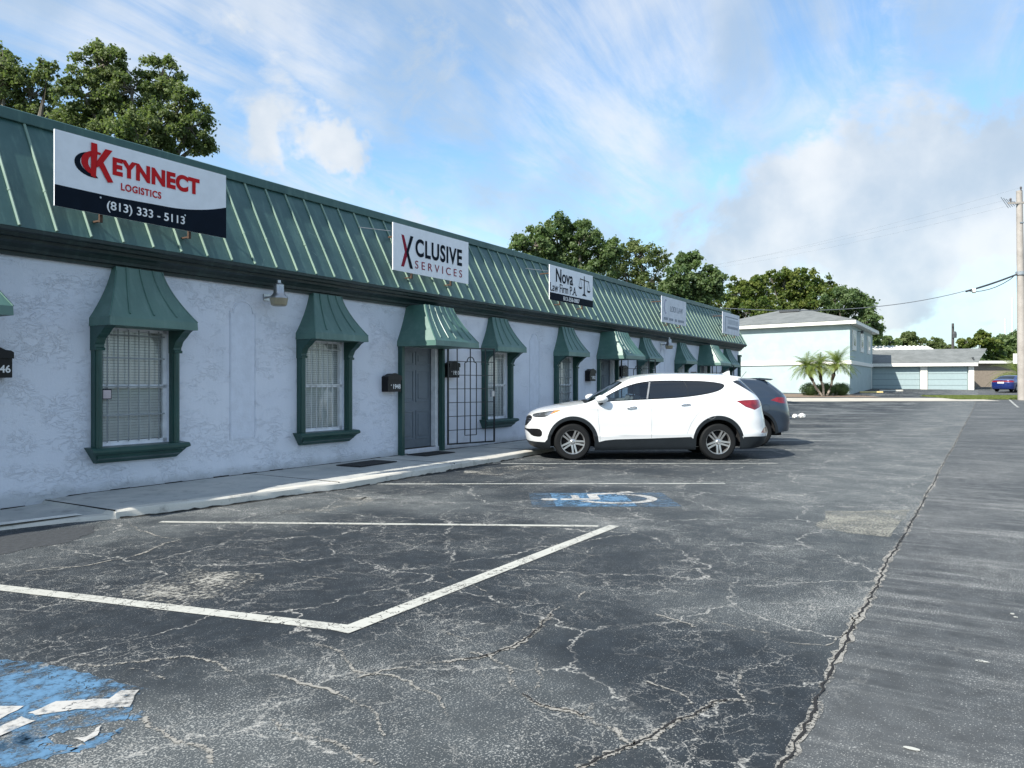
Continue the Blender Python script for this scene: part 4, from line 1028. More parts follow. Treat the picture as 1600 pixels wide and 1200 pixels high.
SUV = dict(len=4.75, Lf=.80, nf=2.5, Lr=.52, nr=2.9,
  W=[(.15, .84), (.25, .885), (.38, .905), (.6, .93), (.8, .945), (.95, .94), (1.05, .915), (1.12, .885), (1.3, .81), (1.45, .745), (1.6, .665), (1.7, .6)],
  xf=[(.15, .20), (.24, .10), (.34, .035), (.45, .01), (.55, .0), (.65, .015), (.75, .035), (.83, .06), (.95, .2), (1.8, .3)],
  xr=[(.15, 4.48), (.24, 4.56), (.38, 4.66), (.50, 4.67), (.60, 4.655), (.74, 4.63), (.9, 4.595), (1.08, 4.565), (1.255, 4.46), (1.4, 4.32), (1.5, 4.22), (1.58, 4.16), (1.8, 4.15)],
  zs=zs_l, zc=zc_l, zb=[(0, .25), (.2, .20), (.5, .19), (1.3, .185), (3.2, .20), (4.0, .205), (4.5, .24), (4.8, .30)],
  bulge=[], crease=[(tab([(0, .93), (1.0, .955), (2.2, .985), (3.4, 1.02), (4.3, 1.06), (5, 1.08)]), .012, .035), (tab([(0, .5), (1.3, .46), (3.1, .50), (5, .5)]), .012, .05)],
  regions=[
   ('cladding', [(-.1, .05), (5.2, .05), (5.2, .43), (4.6, .445), (4.25, .45), (4.10, .44), (4.06, .46)]+circ(arR[0]+.005, arR[1]+.02, .475, 26, 5, 175)+[(3.10, .44), (2.3, .41), (1.7, .395), (1.5, .375), (1.38, .345)]+circ(arF[0]+.005, arF[1]+.015, .478, 26, 5, 175)+[(.37, .335), (.2, .335), (-.1, .34)], 0),
   ('sill', [(1.42, .352), (1.6, .365), (2.2, .372), (2.75, .385), (2.75, .345), (1.9, .315), (1.5, .30)], 1),
   ('side_window', [(x, z) for x, z in dlo], 1),
   ('rear_side_window', [(2.37, 1.6), (2.37, 1.45), (2.30, 1.12), (3.0, 1.0), (4.0, 1.0), (4.0, 1.6)], 0),
   ('headlight', [(.14, .845), (.20, .872), (.34, .90), (.48, .925), (.60, .945), (.71, .957), (.66, .925), (.52, .875), (.40, .815), (.30, .795), (.15, .80)], 1),
   ('headlight_reflector', [(.36, .83), (.37, .888), (.44, .905), (.53, .92), (.55, .888), (.46, .845)], 1),
   ('turn_lens', [(.52, .905), (.56, .935), (.70, .952), (.65, .926), (.50, .868), (.46, .852)], 0),
   ('fog_recess', [(.14, .585), (.27, .588), (.32, .535), (.315, .455), (.27, .425), (.13, .44), (.08, .50), (.02, .54), (-.02, .555), (-.02, .57), (.06, .57)], 1),
   ('grille', [(-.05, .80), (.03, .83), (.14, .825), (.13, .75), (.07, .68), (.03, .62), (-.05, .60)], 1),
   ('taillight', [(3.95, 1.115), (4.12, 1.13), (4.35, 1.135), (4.75, 1.135), (4.75, 1.05), (4.50, 1.03), (4.29, .945), (4.12, 1.0)], 0),
   ('rear_reflector', [(4.42, .52), (4.49, .60), (4.56, .625), (4.70, .61), (4.70, .53), (4.5, .505)], 0),
   ('rear_window', [(3.93, 1.475), (4.02, 1.50), (4.6, 1.50), (4.8, 1.22), (4.43, 1.20), (4.30, 1.265)], 0),
   ('hole', arch(arF[0], arF[1]+.01, .412, -.1), 0), ('hole', arch(arR[0], arR[1]+.01, .412, -.1), 0)],
  top=[('windshield', 1.20, 1.86, .94), ('cowl', 1.10, 1.20, .97)],
  pairs=('side_window', 'rear_side_window', 'headlight', 'headlight_reflector', 'turn_lens', 'fog_recess', 'taillight', 'rear_reflector'), names={'fog_recess': 'fog_lamp', 'rear_side_window': 'rear_side_window'})
# keep the privacy glass inside the window outline
def clipx(poly, x0):
    out = []
    for k in range(len(poly)):
        a, b = poly[k], poly[(k+1) % len(poly)]
        if a[0] >= x0: out.append(a)
        if (a[0] >= x0) != (b[0] >= x0): t = (x0-a[0])/(b[0]-a[0]); out.append((x0, a[1]+(b[1]-a[1])*t))
    return out
dlo_s = chaikin(dlo, 2)
SUV['regions'][2] = ('side_window', dlo_s, 0)
SUV['regions'][3] = ('rear_side_window', clipx(dlo_s, 2.33), 0)
cmats = lambda paint: {'body': paint, 'cladding': M['clad'], 'sill': M['clad'], 'side_window': M['cglass'], 'rear_side_window': M['pglass'], 'headlight': M['head'], 'headlight_reflector': M['headc'], 'turn_lens': M['amber'], 'fog_recess': M['black'], 'grille': M['black'],
  'taillight': M['tail'], 'rear_reflector': M['tail'], 'rear_window': M['pglass'], 'windshield': M['cglass'], 'cowl': M['black'], 'hole': M['black'], 'reverse_lens': M['headc']}
def handle(root, c, x, z, l=.17):
    for s_ in (-1, 1):
        p = [c.surf(x-l/2, z-.012, .002, s_), c.surf(x-l/3, z-.004, .028, s_), c.surf(x+l/3, z+.006, .030, s_), c.surf(x+l/2, z+.010, .002, s_)]
        MB().tube(p, .012, 8).build('door_handle', M['chrome'], root, smooth=True)
def mirror(root, c, x, z, paint, k=1):
    for s_ in (-1, 1):
        m = MB(); rows = []
        for i in range(9):
            t = i/8; xx = x+(-.115+.23*t)*k; h = .085*k*math.sin(PI*min(max(t*.86+.10, .02), .97))**.6; y0 = .12*k*math.sin(PI*min(max(t*.86+.10, .02), .97))**.6
            row = [(xx, s_*(.985+y0*.9*math.cos(a)), z+h*math.sin(a)*(1 if math.sin(a) > 0 else .75)) for a in np.linspace(0, 2*PI, 17)[:-1]]
            rows.append(row)
        m.grid(rows, True); m.face(rows[0]); m.face(rows[-1][::-1]); m.build('mirror', paint, root, smooth=40)
        MB().tube([(x-.02, s_*.86, z-.10), (x+.0, s_*.97, z-.06)], .03, 8).build('mirror_stalk', M['black'], root)
def interior(root, xs_, w_=1.28, zt=1.05):
    for x, h in xs_:
        for y in (-.38, .38):
            m = MB(); m.box((x-.45, y-.25, .5), (x+.05, y+.25, .72)); m.sweep([(x-.02, .68), (x+.12, .68), (x+.26, h-.18), (x+.16, h-.16)], lambda a, b, t: (a, y+t, b), [-.24, .24])
            m.box((x+.17, y-.12, h-.15), (x+.27, y+.12, h+.05)); m.build('seat', M['seat'], root, bevel=.03)
suv = empty('parked_car', (*cw(.25, 15.28), 0), -(PI/2-YAW), 'white five-door sport utility vehicle parked nose-in at the kerb', 'car', 'cars parked nose-in at the kerb')
c = Car(SUV); c.build(suv, cmats(M['paint_white']))
for x in (arF[0], arR[0]):
    for s_ in (-1, 1): wheel(suv, x, s_*.80, .345, .232, .225, random.uniform(0, 1), s_)
common(suv, c, .345, (arF[0], arR[0]), .42, .92)
MB().box((.30, -.62, .24), (4.45, .62, .42)).box((1.32, -.84, .22), (3.17, .84, .36)).build('underbody', M['liner'], suv)
MB().box((.12, -.5, .45), (1.1, .5, .8)).box((4.0, -.78, .36), (4.45, .78, .95)).build('bulkhead', M['liner'], suv)
interior(suv, [(1.95, 1.38), (2.85, 1.38)])
c.seam([[(1.352, .955), (1.365, .75), (1.39, .55), (1.40, .37)], [(2.345, 1.13), (2.36, .9), (2.36, .42)], [(3.22, 1.22), (3.30, 1.05), (3.27, .93), (3.20, .85), (3.1, .70), (3.02, .5)], [(1.352, .955), (1.30, 1.05)]], .005, 'panel_gap', plain('panel_gap', (.20, .21, .22), .7), suv, .0012)
c.seam([[(2.285, 1.15), (2.36, 1.49)]], .03, 'door_pillar', plain('pillar_grey', (.25, .26, .27), .4), suv, .002)
c.seam([[(3.0, 1.487), (3.06, 1.36), (3.06, 1.20)]], .012, 'quarter_bar', M['clad'], suv, .002)
c.seam([dlo_s+[dlo_s[0]]], .016, 'window_seal', M['black'], suv, .003)
c.seam([circ(3.47, .86, .085, 20)], .003, 'fuel_lid', plain('lid_gap', (.42, .43, .44), .7), suv, .0012)
c.seam([[(.03, .76), (.12, .76)], [(.02, .70), (.10, .72)]], .012, 'grille_bar', M['headc'], suv, .004)
handle(suv, c, 1.99, .985); handle(suv, c, 3.00, 1.035)
mirror(suv, c, 1.42, 1.14, M['paint_white'])
MB().sweep([(3.88, 1.61), (4.08, 1.60), (4.07, 1.695), (4.02, 1.68)], lambda a, b, t: (a, t, b), [-.02, .02]).build('roof_fin', M['paint_white'], suv, bevel=.008)
MB().sweep([(3.98, 1.612), (4.20, 1.590), (4.27, 1.575), (4.2, 1.55), (3.98, 1.57)], lambda a, b, t: (a-.28*abs(t)**1.5, t, b-.03*abs(t)), [-.54, -.4, -.2, 0, .2, .4, .54]).build('spoiler', M['paint_white'], suv, bevel=.01)
MB().box((4.60, -.26, .82), (4.625, .26, .97)).build('licence_plate', M['plate'], suv)
# ---- slate crossover
zc2 = [(.05, .78), (.12, .86), (.3, .95), (.6, 1.03), (.95, 1.09), (1.15, 1.13), (1.4, 1.28), (1.65, 1.43), (1.8, 1.50), (2.1, 1.575), (2.5, 1.60), (3.0, 1.60), (3.5, 1.575), (3.85, 1.54), (4.0, 1.515)]
zs2 = [(a, b-(.0 if a < .06 else .045)) for a, b in zc2]
dl2 = [(1.35, 1.10), (2.2, 1.13), (2.9, 1.17), (3.25, 1.22), (3.42, 1.30), (3.40, 1.36), (3.2, 1.42), (2.8, 1.45), (2.4, 1.455), (2.05, 1.42), (1.7, 1.30)]
dl2s = chaikin(dl2, 2)
TUC = dict(len=4.475, Lf=.75, nf=2.5, Lr=.50, nr=2.8,
  W=[(.15, .82), (.25, .87), (.38, .895), (.6, .91), (.8, .925), (.95, .92), (1.05, .895), (1.15, .86), (1.3, .79), (1.45, .71), (1.6, .64), (1.7, .6)],
  xf=[(.15, .20), (.24, .10), (.34, .035), (.45, .01), (.55, .0), (.65, .015), (.75, .04), (.83, .09), (.95, .2), (1.8, .3)],
  xr=[(.15, 4.30), (.24, 4.38), (.32, 4.44), (.50, 4.47), (.60, 4.475), (.81, 4.45), (.95, 4.42), (1.1, 4.40), (1.2, 4.34), (1.35, 4.18), (1.5, 4.02), (1.58, 4.0), (1.8, 4.0)],
  zs=zs2, zc=zc2, zb=[(0, .25), (.2, .20), (.5, .19), (1.3, .19), (3.0, .20), (3.9, .26), (4.1, .33), (4.5, .36)],
  regions=[
   ('cladding', [(-.1, .05), (5.0, .05), (5.0, .32), (4.2, .32), (4.06, .32)]+circ(3.56, .36, .47, 26, 5, 175)+[(2.9, .36), (1.4, .33)]+circ(.89, .345, .46, 26, 5, 175)+[(.3, .30), (-.1, .30)], 0),
   ('side_window', dl2s, 0), ('rear_side_window', clipx(dl2s, 2.25), 0),
   ('headlight', [(.16, .83), (.34, .88), (.62, .95), (.5, .85), (.3, .79)], 1),
   ('taillight', [(3.86, 1.06), (4.02, 1.13), (4.2, 1.12), (4.60, 1.12), (4.60, 1.0), (4.36, .965), (4.1, .995)], 0),
   ('reverse_lens', [(4.30, 1.02), (4.45, 1.03), (4.45, .975), (4.33, .97)], 0),
   ('rear_reflector', [(4.30, .52), (4.38, .60), (4.50, .60), (4.50, .53)], 0),
   ('rear_window', [(3.87, 1.44), (4.0, 1.45), (4.6, 1.45), (4.6, 1.14), (4.25, 1.16), (4.15, 1.19)], 0),
   ('hole', arch(.89, .345, .40, -.1), 0), ('hole', arch(3.56, .355, .41, -.1), 0)],
  top=[('windshield', 1.16, 1.78, .94), ('cowl', 1.05, 1.16, .97)],
  pairs=('side_window', 'rear_side_window', 'headlight', 'taillight', 'rear_reflector', 'reverse_lens'), names={})
tuc = empty('parked_car', (*cw(2.05, 18.45), 0), -(PI/2-YAW), 'dark slate blue crossover mostly hidden behind the white vehicle', 'car', 'cars parked nose-in at the kerb')
c = Car(TUC); c.build(tuc, cmats(M['paint_grey']))
for x in (.89, 3.56):
    for s_ in (-1, 1): wheel(tuc, x, s_*.78, .345, .235, .225, random.uniform(0, 1), s_)
common(tuc, c, .345, (.89, 3.56), .41, .90)
MB().box((.30, -.62, .24), (4.2, .62, .42)).box((1.32, -.84, .22), (3.05, .84, .36)).build('underbody', M['liner'], tuc)
MB().box((.12, -.5, .45), (1.1, .5, .8)).box((3.9, -.70, .36), (4.2, .70, .95)).build('bulkhead', M['liner'], tuc)
interior(tuc, [(1.9, 1.34), (2.75, 1.34)])
mirror(tuc, c, 1.42, 1.14, M['paint_grey'])
c.seam([circ(3.75, .88, .085, 20)], .005, 'fuel_lid', M['black'], tuc, .0012)
c.seam([dl2s+[dl2s[0]]], .016, 'window_seal', M['black'], tuc, .003)
MB().sweep([(3.70, 1.575), (3.90, 1.56), (4.02, 1.545), (3.96, 1.515), (3.72, 1.53)], lambda a, b, t: (a, t, b), [-.62, -.3, 0, .3, .62]).build('spoiler', M['paint_grey'], tuc, bevel=.01)
MB().tube([(3.45, 0, 1.575), (3.58, 0, 1.73)], .006, 6).build('aerial', M['black'], tuc)
MB().box((4.455, -.26, .74), (4.47, .26, .88)).build('licence_plate', M['plate'], tuc)
# ---- blue saloon across the street
zc3 = [(.05, .66), (.15, .74), (.4, .83), (.9, .92), (1.2, .96), (1.6, 1.17), (2.0, 1.36), (2.3, 1.43), (2.7, 1.45), (3.1, 1.42), (3.5, 1.30), (3.9, 1.13), (4.15, 1.06), (4.5, 1.04), (4.62, 1.01)]
zs3 = [(a, b-(.0 if a < .06 else .035)) for a, b in zc3]
dl3 = [(1.45, .97), (2.5, 1.0), (3.4, 1.03), (3.62, 1.10), (3.35, 1.24), (2.9, 1.33), (2.4, 1.34), (2.0, 1.26)]
SED = dict(len=4.66, Lf=.85, nf=2.5, Lr=.50, nr=2.9,
  W=[(.15, .80), (.25, .86), (.38, .885), (.6, .90), (.8, .905), (.92, .88), (1.0, .84), (1.15, .75), (1.3, .67), (1.45, .60)],
  xf=[(.15, .18), (.3, .04), (.45, .0), (.6, .02), (.7, .06), (.9, .2), (1.8, .3)],
  xr=[(.15, 4.5), (.3, 4.62), (.5, 4.66), (.75, 4.66), (.9, 4.63), (1.0, 4.62), (1.8, 4.6)],
  zs=zs3, zc=zc3, zb=[(0, .22), (.5, .19), (4.0, .19), (4.7, .26)],
  regions=[('side_window', chaikin(dl3, 2), 0), ('headlight', [(.15, .66), (.4, .74), (.7, .80), (.45, .68)], 1),
   ('taillight', [(4.15, .90), (4.35, .97), (4.62, .97), (4.7, .96), (4.7, .84), (4.4, .82)], 0),
   ('hole', arch(.88, .33, .36, -.1), 0), ('hole', arch(3.60, .33, .36, -.1), 0)],
  top=[('windshield', 1.25, 2.05, .93), ('rear_window', 3.2, 3.95, .90)], pairs=('side_window', 'headlight', 'taillight'), names={})
ang = math.radians(34)
rp = (41.9, 66.4)      # tail centre: right, ahead
ax_ = (math.cos(ang), math.sin(ang))
nose = (rp[0]+4.66*ax_[0]+.35, rp[1]+4.66*ax_[1])
bc = cw(*nose)
dirw = cw(-ax_[0], -ax_[1]); sed = empty('parked_car', (*bc, rise(*bc)), math.atan2(dirw[1], dirw[0]), 'bright blue saloon car parked across the back street beside the utility pole', 'car')
c = Car(SED); c.build(sed, cmats(M['paint_blue']))
for x in (.88, 3.60):
    for s_ in (-1, 1): wheel(sed, x, s_*.77, .33, .21, .2, 0, s_)
common(sed, c, .33, (.88, 3.60), .37, .88)
MB().box((.30, -.62, .22), (4.3, .62, .42)).box((1.32, -.84, .22), (3.15, .84, .36)).build('underbody', M['liner'], sed)
MB().box((4.655, -.26, .72), (4.668, .26, .86)).build('licence_plate', M['plate'], sed)
# ======================= BACKGROUND BUILDINGS =======================
M['bluewall'] = concrete('pale_aqua_stucco', (.36, .44, .44), (.41, .49, .485), .10)
M['bluewall2'] = plain('aqua_garage_door', (.30, .385, .40), .6, var=.04)
M['trimw'] = plain('cream_trim', (.74, .73, .68), .6, var=.04)
M['shingle'] = concrete('grey_shingles', (.14, .15, .145), (.20, .21, .205), .3)
M['vent'] = plain('roof_vent', (.05, .055, .06), .7)
M['bwin'] = plain('far_window_glass', (.14, .18, .20), .15)
hb = 0.52
C0 = Vector((27.72, 63.0)); dR = Vector((.523, .852)); dL = Vector((-.7515, .66))
house = empty('apartment_house', (*cw(*C0), hb), 0, 'two-storey pale aqua house with a grey hipped roof and white trim beyond the lot', 'building')
hx_, hy_ = cw(*C0)
def hp(k, m, z, off=0): # k metres along the left face, m along the right face
    p = C0+dL*k+dR*m; a, b = cw(*p); return Vector((a-hx_, b-hy_, z))
WL, WR, HE = 13.0, 15.0, 5.85
mb = MB()
for (a, b) in (((0, 0), (WL, 0)), ((WL, 0), (WL, WR)), ((WL, WR), (0, WR)), ((0, WR), (0, 0))):
    mb.face([hp(*a, -.6), hp(*b, -.6), hp(*b, HE), hp(*a, HE)])
mb.build('wall', M['bluewall'], house)
o_ = .55
MB().prism([(-o_, -o_), (WL+o_, -o_), (WL+o_, WR+o_), (-o_, WR+o_)], lambda a, b, d: hp(a, b, HE-.03+d), .30).build('eave', M['trimw'], house)
e = [hp(-o_-.04, -o_-.04, HE+.275), hp(WL+o_, -o_-.04, HE+.275), hp(WL+o_, WR+o_, HE+.275), hp(-o_-.04, WR+o_, HE+.275)]; r0 = hp(5.2, 7.3, HE+2.15); r1 = hp(7.6, 7.3, HE+2.15)
mb = MB(); mb.face([e[0], e[1], r1, r0]); mb.face([e[1], e[2], r1]); mb.face([e[2], e[3], r0, r1]); mb.face([e[3], e[0], r0]); mb.build('roof', M['shingle'], house)
mb = MB()
for (a, b) in (((-.06, -.06), (WL, -.06)), ((-.06, WR), (-.06, -.06))):
    A0, A1 = hp(*a, 2.55), hp(*b, 2.55); mb.bar(A0+Vector((0, 0, .15)), A1+Vector((0, 0, .15)), .10, .32)
mb.build('band', M['trimw'], house)
va, vb = hp(5.3, 5.9, HE+1.93), hp(7.2, 5.9, HE+1.93); MB().bar(va, vb, .5, .22).build('roof_vent', M['vent'], house)
def facepanel(parent, m0, m1, z0, z1, off, name, mat, k=0.0):
    mb = MB(); a = hp(k-off, m0, 0); b = hp(k-off, m1, 0); a2 = hp(k+.02, m0, 0); b2 = hp(k+.02, m1, 0)
    rows = [[Vector((p.x, p.y, z)) for p in (a, b, b2, a2)] for z in (z0, z1)]
    mb.grid(rows, True); mb.face(rows[0]); mb.face(rows[1]); return mb.build(name, mat, parent)
for m0, m1 in ((1.2, 3.4), (6.0, 8.2), (10.8, 13.0)):
    t = facepanel(house, m0, m1, 3.75, 5.45, .07, 'window', M['trimw'])
    facepanel(t, m0+.55, m1-.55, 4.15, 5.1, .085, 'pane', M['bwin'])
mb = MB(); p = hp(-.35, 4.7, 5.45); mb.box(tuple(p-Vector((.1, .1, .15))), tuple(p+Vector((.1, .1, .1)))); mb.bar(p, hp(0, 4.7, 5.5), .05); mb.build('flood_light', M['vent'], house)
facepanel(house, 14.0, 14.12, -.4, 3.0, .05, 'downpipe', M['trimw'])
# garage row
G0 = C0+dR*15.0; Gd = Vector((7.9, -3.2)).normalized(); Gn = Vector((-Gd.y, Gd.x)).normalized()
GL = 8.7; gz = .88
gx_, gy_ = cw(*G0); gar = empty('garage_row', (gx_, gy_, gz), 0, 'low pale aqua garage building with two wide doors and a sloping grey roof', 'building')
def gp(k, m, z): p = G0+Gd*k+Gn*m; a, b = cw(*p); return Vector((a-gx_, b-gy_, z))
mb = MB()
for (a, b) in (((0, .25), (GL, .25)), ((GL, .25), (GL, 6)), ((GL, 6), (0, 6)), ((0, 6), (0, .25))): mb.face([gp(*a, -.5), gp(*b, -.5), gp(*b, 2.35), gp(*a, 2.35)])
mb.build('wall', M['bluewall'], gar)
def gbox(k0, k1, m0, m1, z0, z1, name, mat, par=gar):
    mb = MB(); rows = [[gp(k, m, z) for k, m in ((k0, m0), (k1, m0), (k1, m1), (k0, m1))] for z in (z0, z1)]; mb.grid(rows, True); mb.face(rows[0]); mb.face(rows[1]); return mb.build(name, mat, par)
for k0, k1 in ((-.2, 4.15), (4.85, 8.15)):
    d_ = gbox(k0, k1, .12, .28, -.15, 2.2, 'garage_door', M['bluewall2'])
    for z in (.42, .98, 1.54): gbox(k0, k1, .113, .125, z-.012, z+.012, 'panel_joint', M['vent'], d_)
for k0, k1 in ((4.2, 4.8), (8.25, 8.7)): gbox(k0, k1, -.02, .4, -.2, 2.33, 'pier', M['trimw'])
gbox(-.3, GL+.25, -.45, -.30, 2.25, 2.55, 'fascia', M['trimw'])
mb = MB(); A = [gp(-.3, -.42, 2.56), gp(GL+.25, -.42, 2.56), gp(GL+1.9, 5.0, 4.10), gp(-2.5, 5.0, 4.10)]; Bk = [gp(GL+.25, 10, 2.56), gp(-.3, 10, 2.56)]
mb.face(A); mb.face([A[3], A[2], Bk[0], Bk[1]]); mb.face([A[1], gp(GL+.25, -.3, 2.40), gp(GL+1.6, 5.0, 3.85), A[2]]); mb.face([gp(-.3, -.3, 2.35), gp(GL+.25, -.3, 2.35), gp(GL+.25, 10, 2.35), gp(-.3, 10, 2.35)])
mb.build('roof', M['shingle'], gar)
gbox(GL+.0, GL+.04, .3, 6, 2.3, 3.1, 'gable', M['vent'])
# white corrugated roof behind
cr_ = empty('white_roofed_shed', (*cw(47.5, 92), 1.1), -(PI/2-YAW), 'low shed with a white ribbed roof showing above the garage roof', 'building')
MB().box((-3.4, 0, 0), (3.4, 6, 4.2)).build('wall', M['trimw'], cr_)
mb = MB(); rows = [[], []]
for k in range(57):
    x = -3.7+7.4*k/56; h = .10*(k % 4 < 2); rows[0].append((x, -.4, 4.0+h)); rows[1].append((x, 3, 5.0+h))
mb.grid(rows); mb.build('roof', plain('white_tiles', (.6, .6, .58), .7), cr_)
# tan house at the right
tx_, ty_ = cw(50.5, 82); tan = empty('tan_bungalow', (tx_, ty_, rise(tx_, ty_)), -(PI/2-YAW), 'small tan bungalow with a flat white-edged roof half hidden by plants', 'building')
M['tan'] = plain('tan_wall', (.24, .20, .16), .8)
MB().box((-1.6, 0, 0), (7, 7, 2.5)).build('wall', M['tan'], tan)
MB().box((-2.2, -.6, 2.5), (7.4, 7.4, 2.78)).build('roof_slab', M['trimw'], tan)
MB().box((-1.75, -.25, 0), (-1.5, -.02, 2.5)).build('porch_post', M['trimw'], tan)
MB().tube([(-2.3, -.5, 0), (-2.3, -.5, 3.7)], .11, 8).build('vent_pipe', M['trimw'], tan)
# ======================= POLES AND WIRES =======================
M['wood'] = concrete('weathered_pole_wood', (.30, .275, .25), (.40, .37, .34), .35)
px_, py_ = cw(36.35, 54.7); pz = rise(px_, py_)
pole = empty('utility_pole', (px_, py_, pz), -(PI/2-YAW), 'tall weathered wooden utility pole with crossarm at the right edge of the lot', 'pole')
PT_ = Vector((-.22, 0, 14.9))
MB().tube([Vector((0, 0, -.1)).lerp(PT_, k/8) for k in range(9)], [.29-.010*k*1.2 for k in range(9)], 14).build('pole', M['wood'], pole, smooth=40)
MB().bar((-1.1, -.1, 14.0), (1.4, -.25, 14.05), .11, .13).build('crossarm', M['wood'], pole)
ins = plain('insulator', (.10, .09, .09), .3)
for x in (-.95, -.22, .4, .9, 1.3): MB().lathe([(0, 0), (.05, 0), (.05, .1), (.08, .12), (.05, .16), (.08, .18), (.04, .26), (0, .28)], 10, 'z', (x, -.17, 14.08 if x != -.22 else 14.9)).build('insulator', ins, pole)
mb = MB()
for k in range(6): mb.bar((-.3-.15*k, -.1, 13.9-.05*k), (-.75-.18*k, -.2, 14.1+.06*k), .03)
mb.bar((-.3, -.2, 12.6), (.3, -.2, 12.6), .08); mb.build('hardware', M['lampm'], pole)
MB().lathe([(.31, 0), (.32, 0), (.32, .25), (.31, .25)], 14, 'z', (-.12, 0, 8.9)).build('cable_clamp', M['lampm'], pole)
def sag(a, b, s_, n=28): a = Vector(a); b = Vector(b); return [a.lerp(b, k/n)+Vector((0, 0, -4*s_*(k/n)*(1-k/n))) for k in range(n+1)]
PW = Matrix.Translation((px_, py_, pz)) @ Matrix.Rotation(-(PI/2-YAW), 4, 'Z')
wire = plain('cable_black', (.02, .02, .022), .6); wireg = plain('cable_grey', (.18, .19, .2), .6)
A = PW @ Vector((-.4, 0, 9.0)); B = Vector((33.9, 10.0, 4.80))
ca = sag(A, B, .95); tag(MB().tube(ca, .022, 6).build('service_cable', wireg), 'long sagging service cable from the utility pole to the roof corner', 'cable')
n_ = 7; th_ = [p+Vector((0, 0, -.06)) for p in ca[:n_+1]]; lp = [ca[0], *[ca[k]+Vector((0, 0, -.10-.28*math.sin(PI*k/n_))) for k in range(1, n_)], ca[n_]]
tag(MB().tube(th_, .05, 6).tube(lp, .025, 6).build('phone_cable', wire), 'thicker black bundled cable slung under the service cable near the pole', 'cable')
sp = empty('splice_box', ca[6]+Vector((0, 0, -.14)), 0, 'white splice box hanging on the cable left of the pole', 'box')
MB().box((-.32, -.12, -.14), (.32, .12, .14)).build('case', M['trimw'], sp, bevel=.05); MB().box((-.36, -.03, .10), (.36, .03, .18)).build('hanger', M['lampm'], sp)
for k, (x, y2) in enumerate(((-.95, 20), (-.22, 22), (.9, 24))):
    A = PW @ Vector((x, -.17, 14.3 if x != -.22 else 15.1)); B = Vector((*cw(21+k*1.5, 101), 16.3)); tag(MB().tube(sag(A, B, .5, 40), .004, 4).build('power_line', wireg), None, None)
pls = [o for o in COL.objects if o.name.startswith('power_line')]
for o, l in zip(pls, ('outermost thin power line running left from the crossarm', 'highest thin power line running left from the pole top', 'thin power line from the right part of the crossarm')): tag(o, l, 'cable', 'power lines from the pole top')
def simplepole(x, d, h, r, label, arm=True, mat=None):
    a, b = cw(x, d); q = empty('utility_pole' if arm else 'radio_mast', (a, b, rise(a, b)), 0, label, 'pole' if arm else 'mast')
    MB().tube([(0, 0, 0), (0, 0, h)], [r, r*.7], 8).build('pole' if arm else 'mast_tube', mat or M['wood'], q, smooth=40)
    if arm: MB().lathe([(0, 0), (.25, 0), (.27, .5), (.2, .8), (0, .85)], 10, 'z', (-.25, -.2, h-1.9)).build('transformer', M['vent'], q); MB().bar((-.7, 0, h-.4), (.7, 0, h-.4), .12).build('crossarm', M['vent'], q)
simplepole(57.4, 100, 8.2, .2, 'distant dark utility pole rising behind the garage roof', mat=plain('dark_pole', (.06, .055, .055), .8))
mast = plain('white_mast', (.55, .56, .58), .5)
simplepole(160.5, 250, 21.6, .35, 'shorter of two thin white radio masts far off above the trees', False, mast); simplepole(162.8, 250, 28.4, .38, 'taller of two thin white radio masts far off above the trees', False, mast)
# white board beside the pole
a, b = cw(39.6, 60.0); q = empty('sign_board', (a, b, rise(a, b)), -(PI/2-YAW), 'blank white board on posts behind the utility pole', 'sign')
MB().box((-.40, 0, 2.55), (.75, .08, 3.35)).build('panel', M['trimw'], q); MB().box((.0, .09, 0), (.1, .17, 3.3)).build('post', M['vent'], q)
# wheel stops and litter
def stop(x, d, l, mat, label):
    a, b = cw(x, d); o = MB().sweep([(-.12, 0), (-.09, .13), (.09, .13), (.12, 0)], lambda p, q_, t: (t, p, q_), [-l/2, l/2]).build('wheel_stop', mat, bevel=.01)
    o.location = (a, b, rise(a, b)); o.rotation_euler = (0, 0, -(PI/2-YAW)-.12); tag(o, label, 'wheel stop', 'wheel stops by the garage')
stop(31.1, 66.5, 1.9, plain('yellow_stop', (.62, .50, .22), .7), 'faded yellow wheel stop in the drive beside the aqua house')
stop(34.3, 69.5, 2.0, M['kerb'], 'dirty concrete wheel stop in the shade by the garage wall')
# crumpled bags
lit = plain('white_plastic', (.7, .7, .68), .5)
for k, (x, d, s_, col, lab) in enumerate(((11.95, 32.4, .12, lit, 'crumpled white plastic bag on the asphalt behind the dark car, left one'), (12.3, 32.6, .14, lit, 'crumpled white plastic bag on the asphalt behind the dark car, right one'), (11.5, 32, .13, plain('dark_scrap', (.12, .15, .2), .7), 'dark flattened scrap lying beside the white bags'))):
    import bmesh
    bm = bmesh.new(); bmesh.ops.create_icosphere(bm, subdivisions=3, radius=s_)
    for v in bm.verts: v.co *= 1+random.uniform(-.22, .22); v.co.z = max(v.co.z*(.8 if k < 2 else .3)+s_*.5*(1 if k < 2 else .25), 0); v.co.x *= 1 if k < 2 else 2.2
    me = bpy.data.meshes.new('plastic_bag'); bm.to_mesh(me); bm.free(); me.materials.append(col)
    o = bpy.data.objects.new('plastic_bag' if k < 2 else 'scrap', me); COL.objects.link(o); a, b = cw(x, d); o.location = (a, b, 0); tag(o, lab, 'litter')
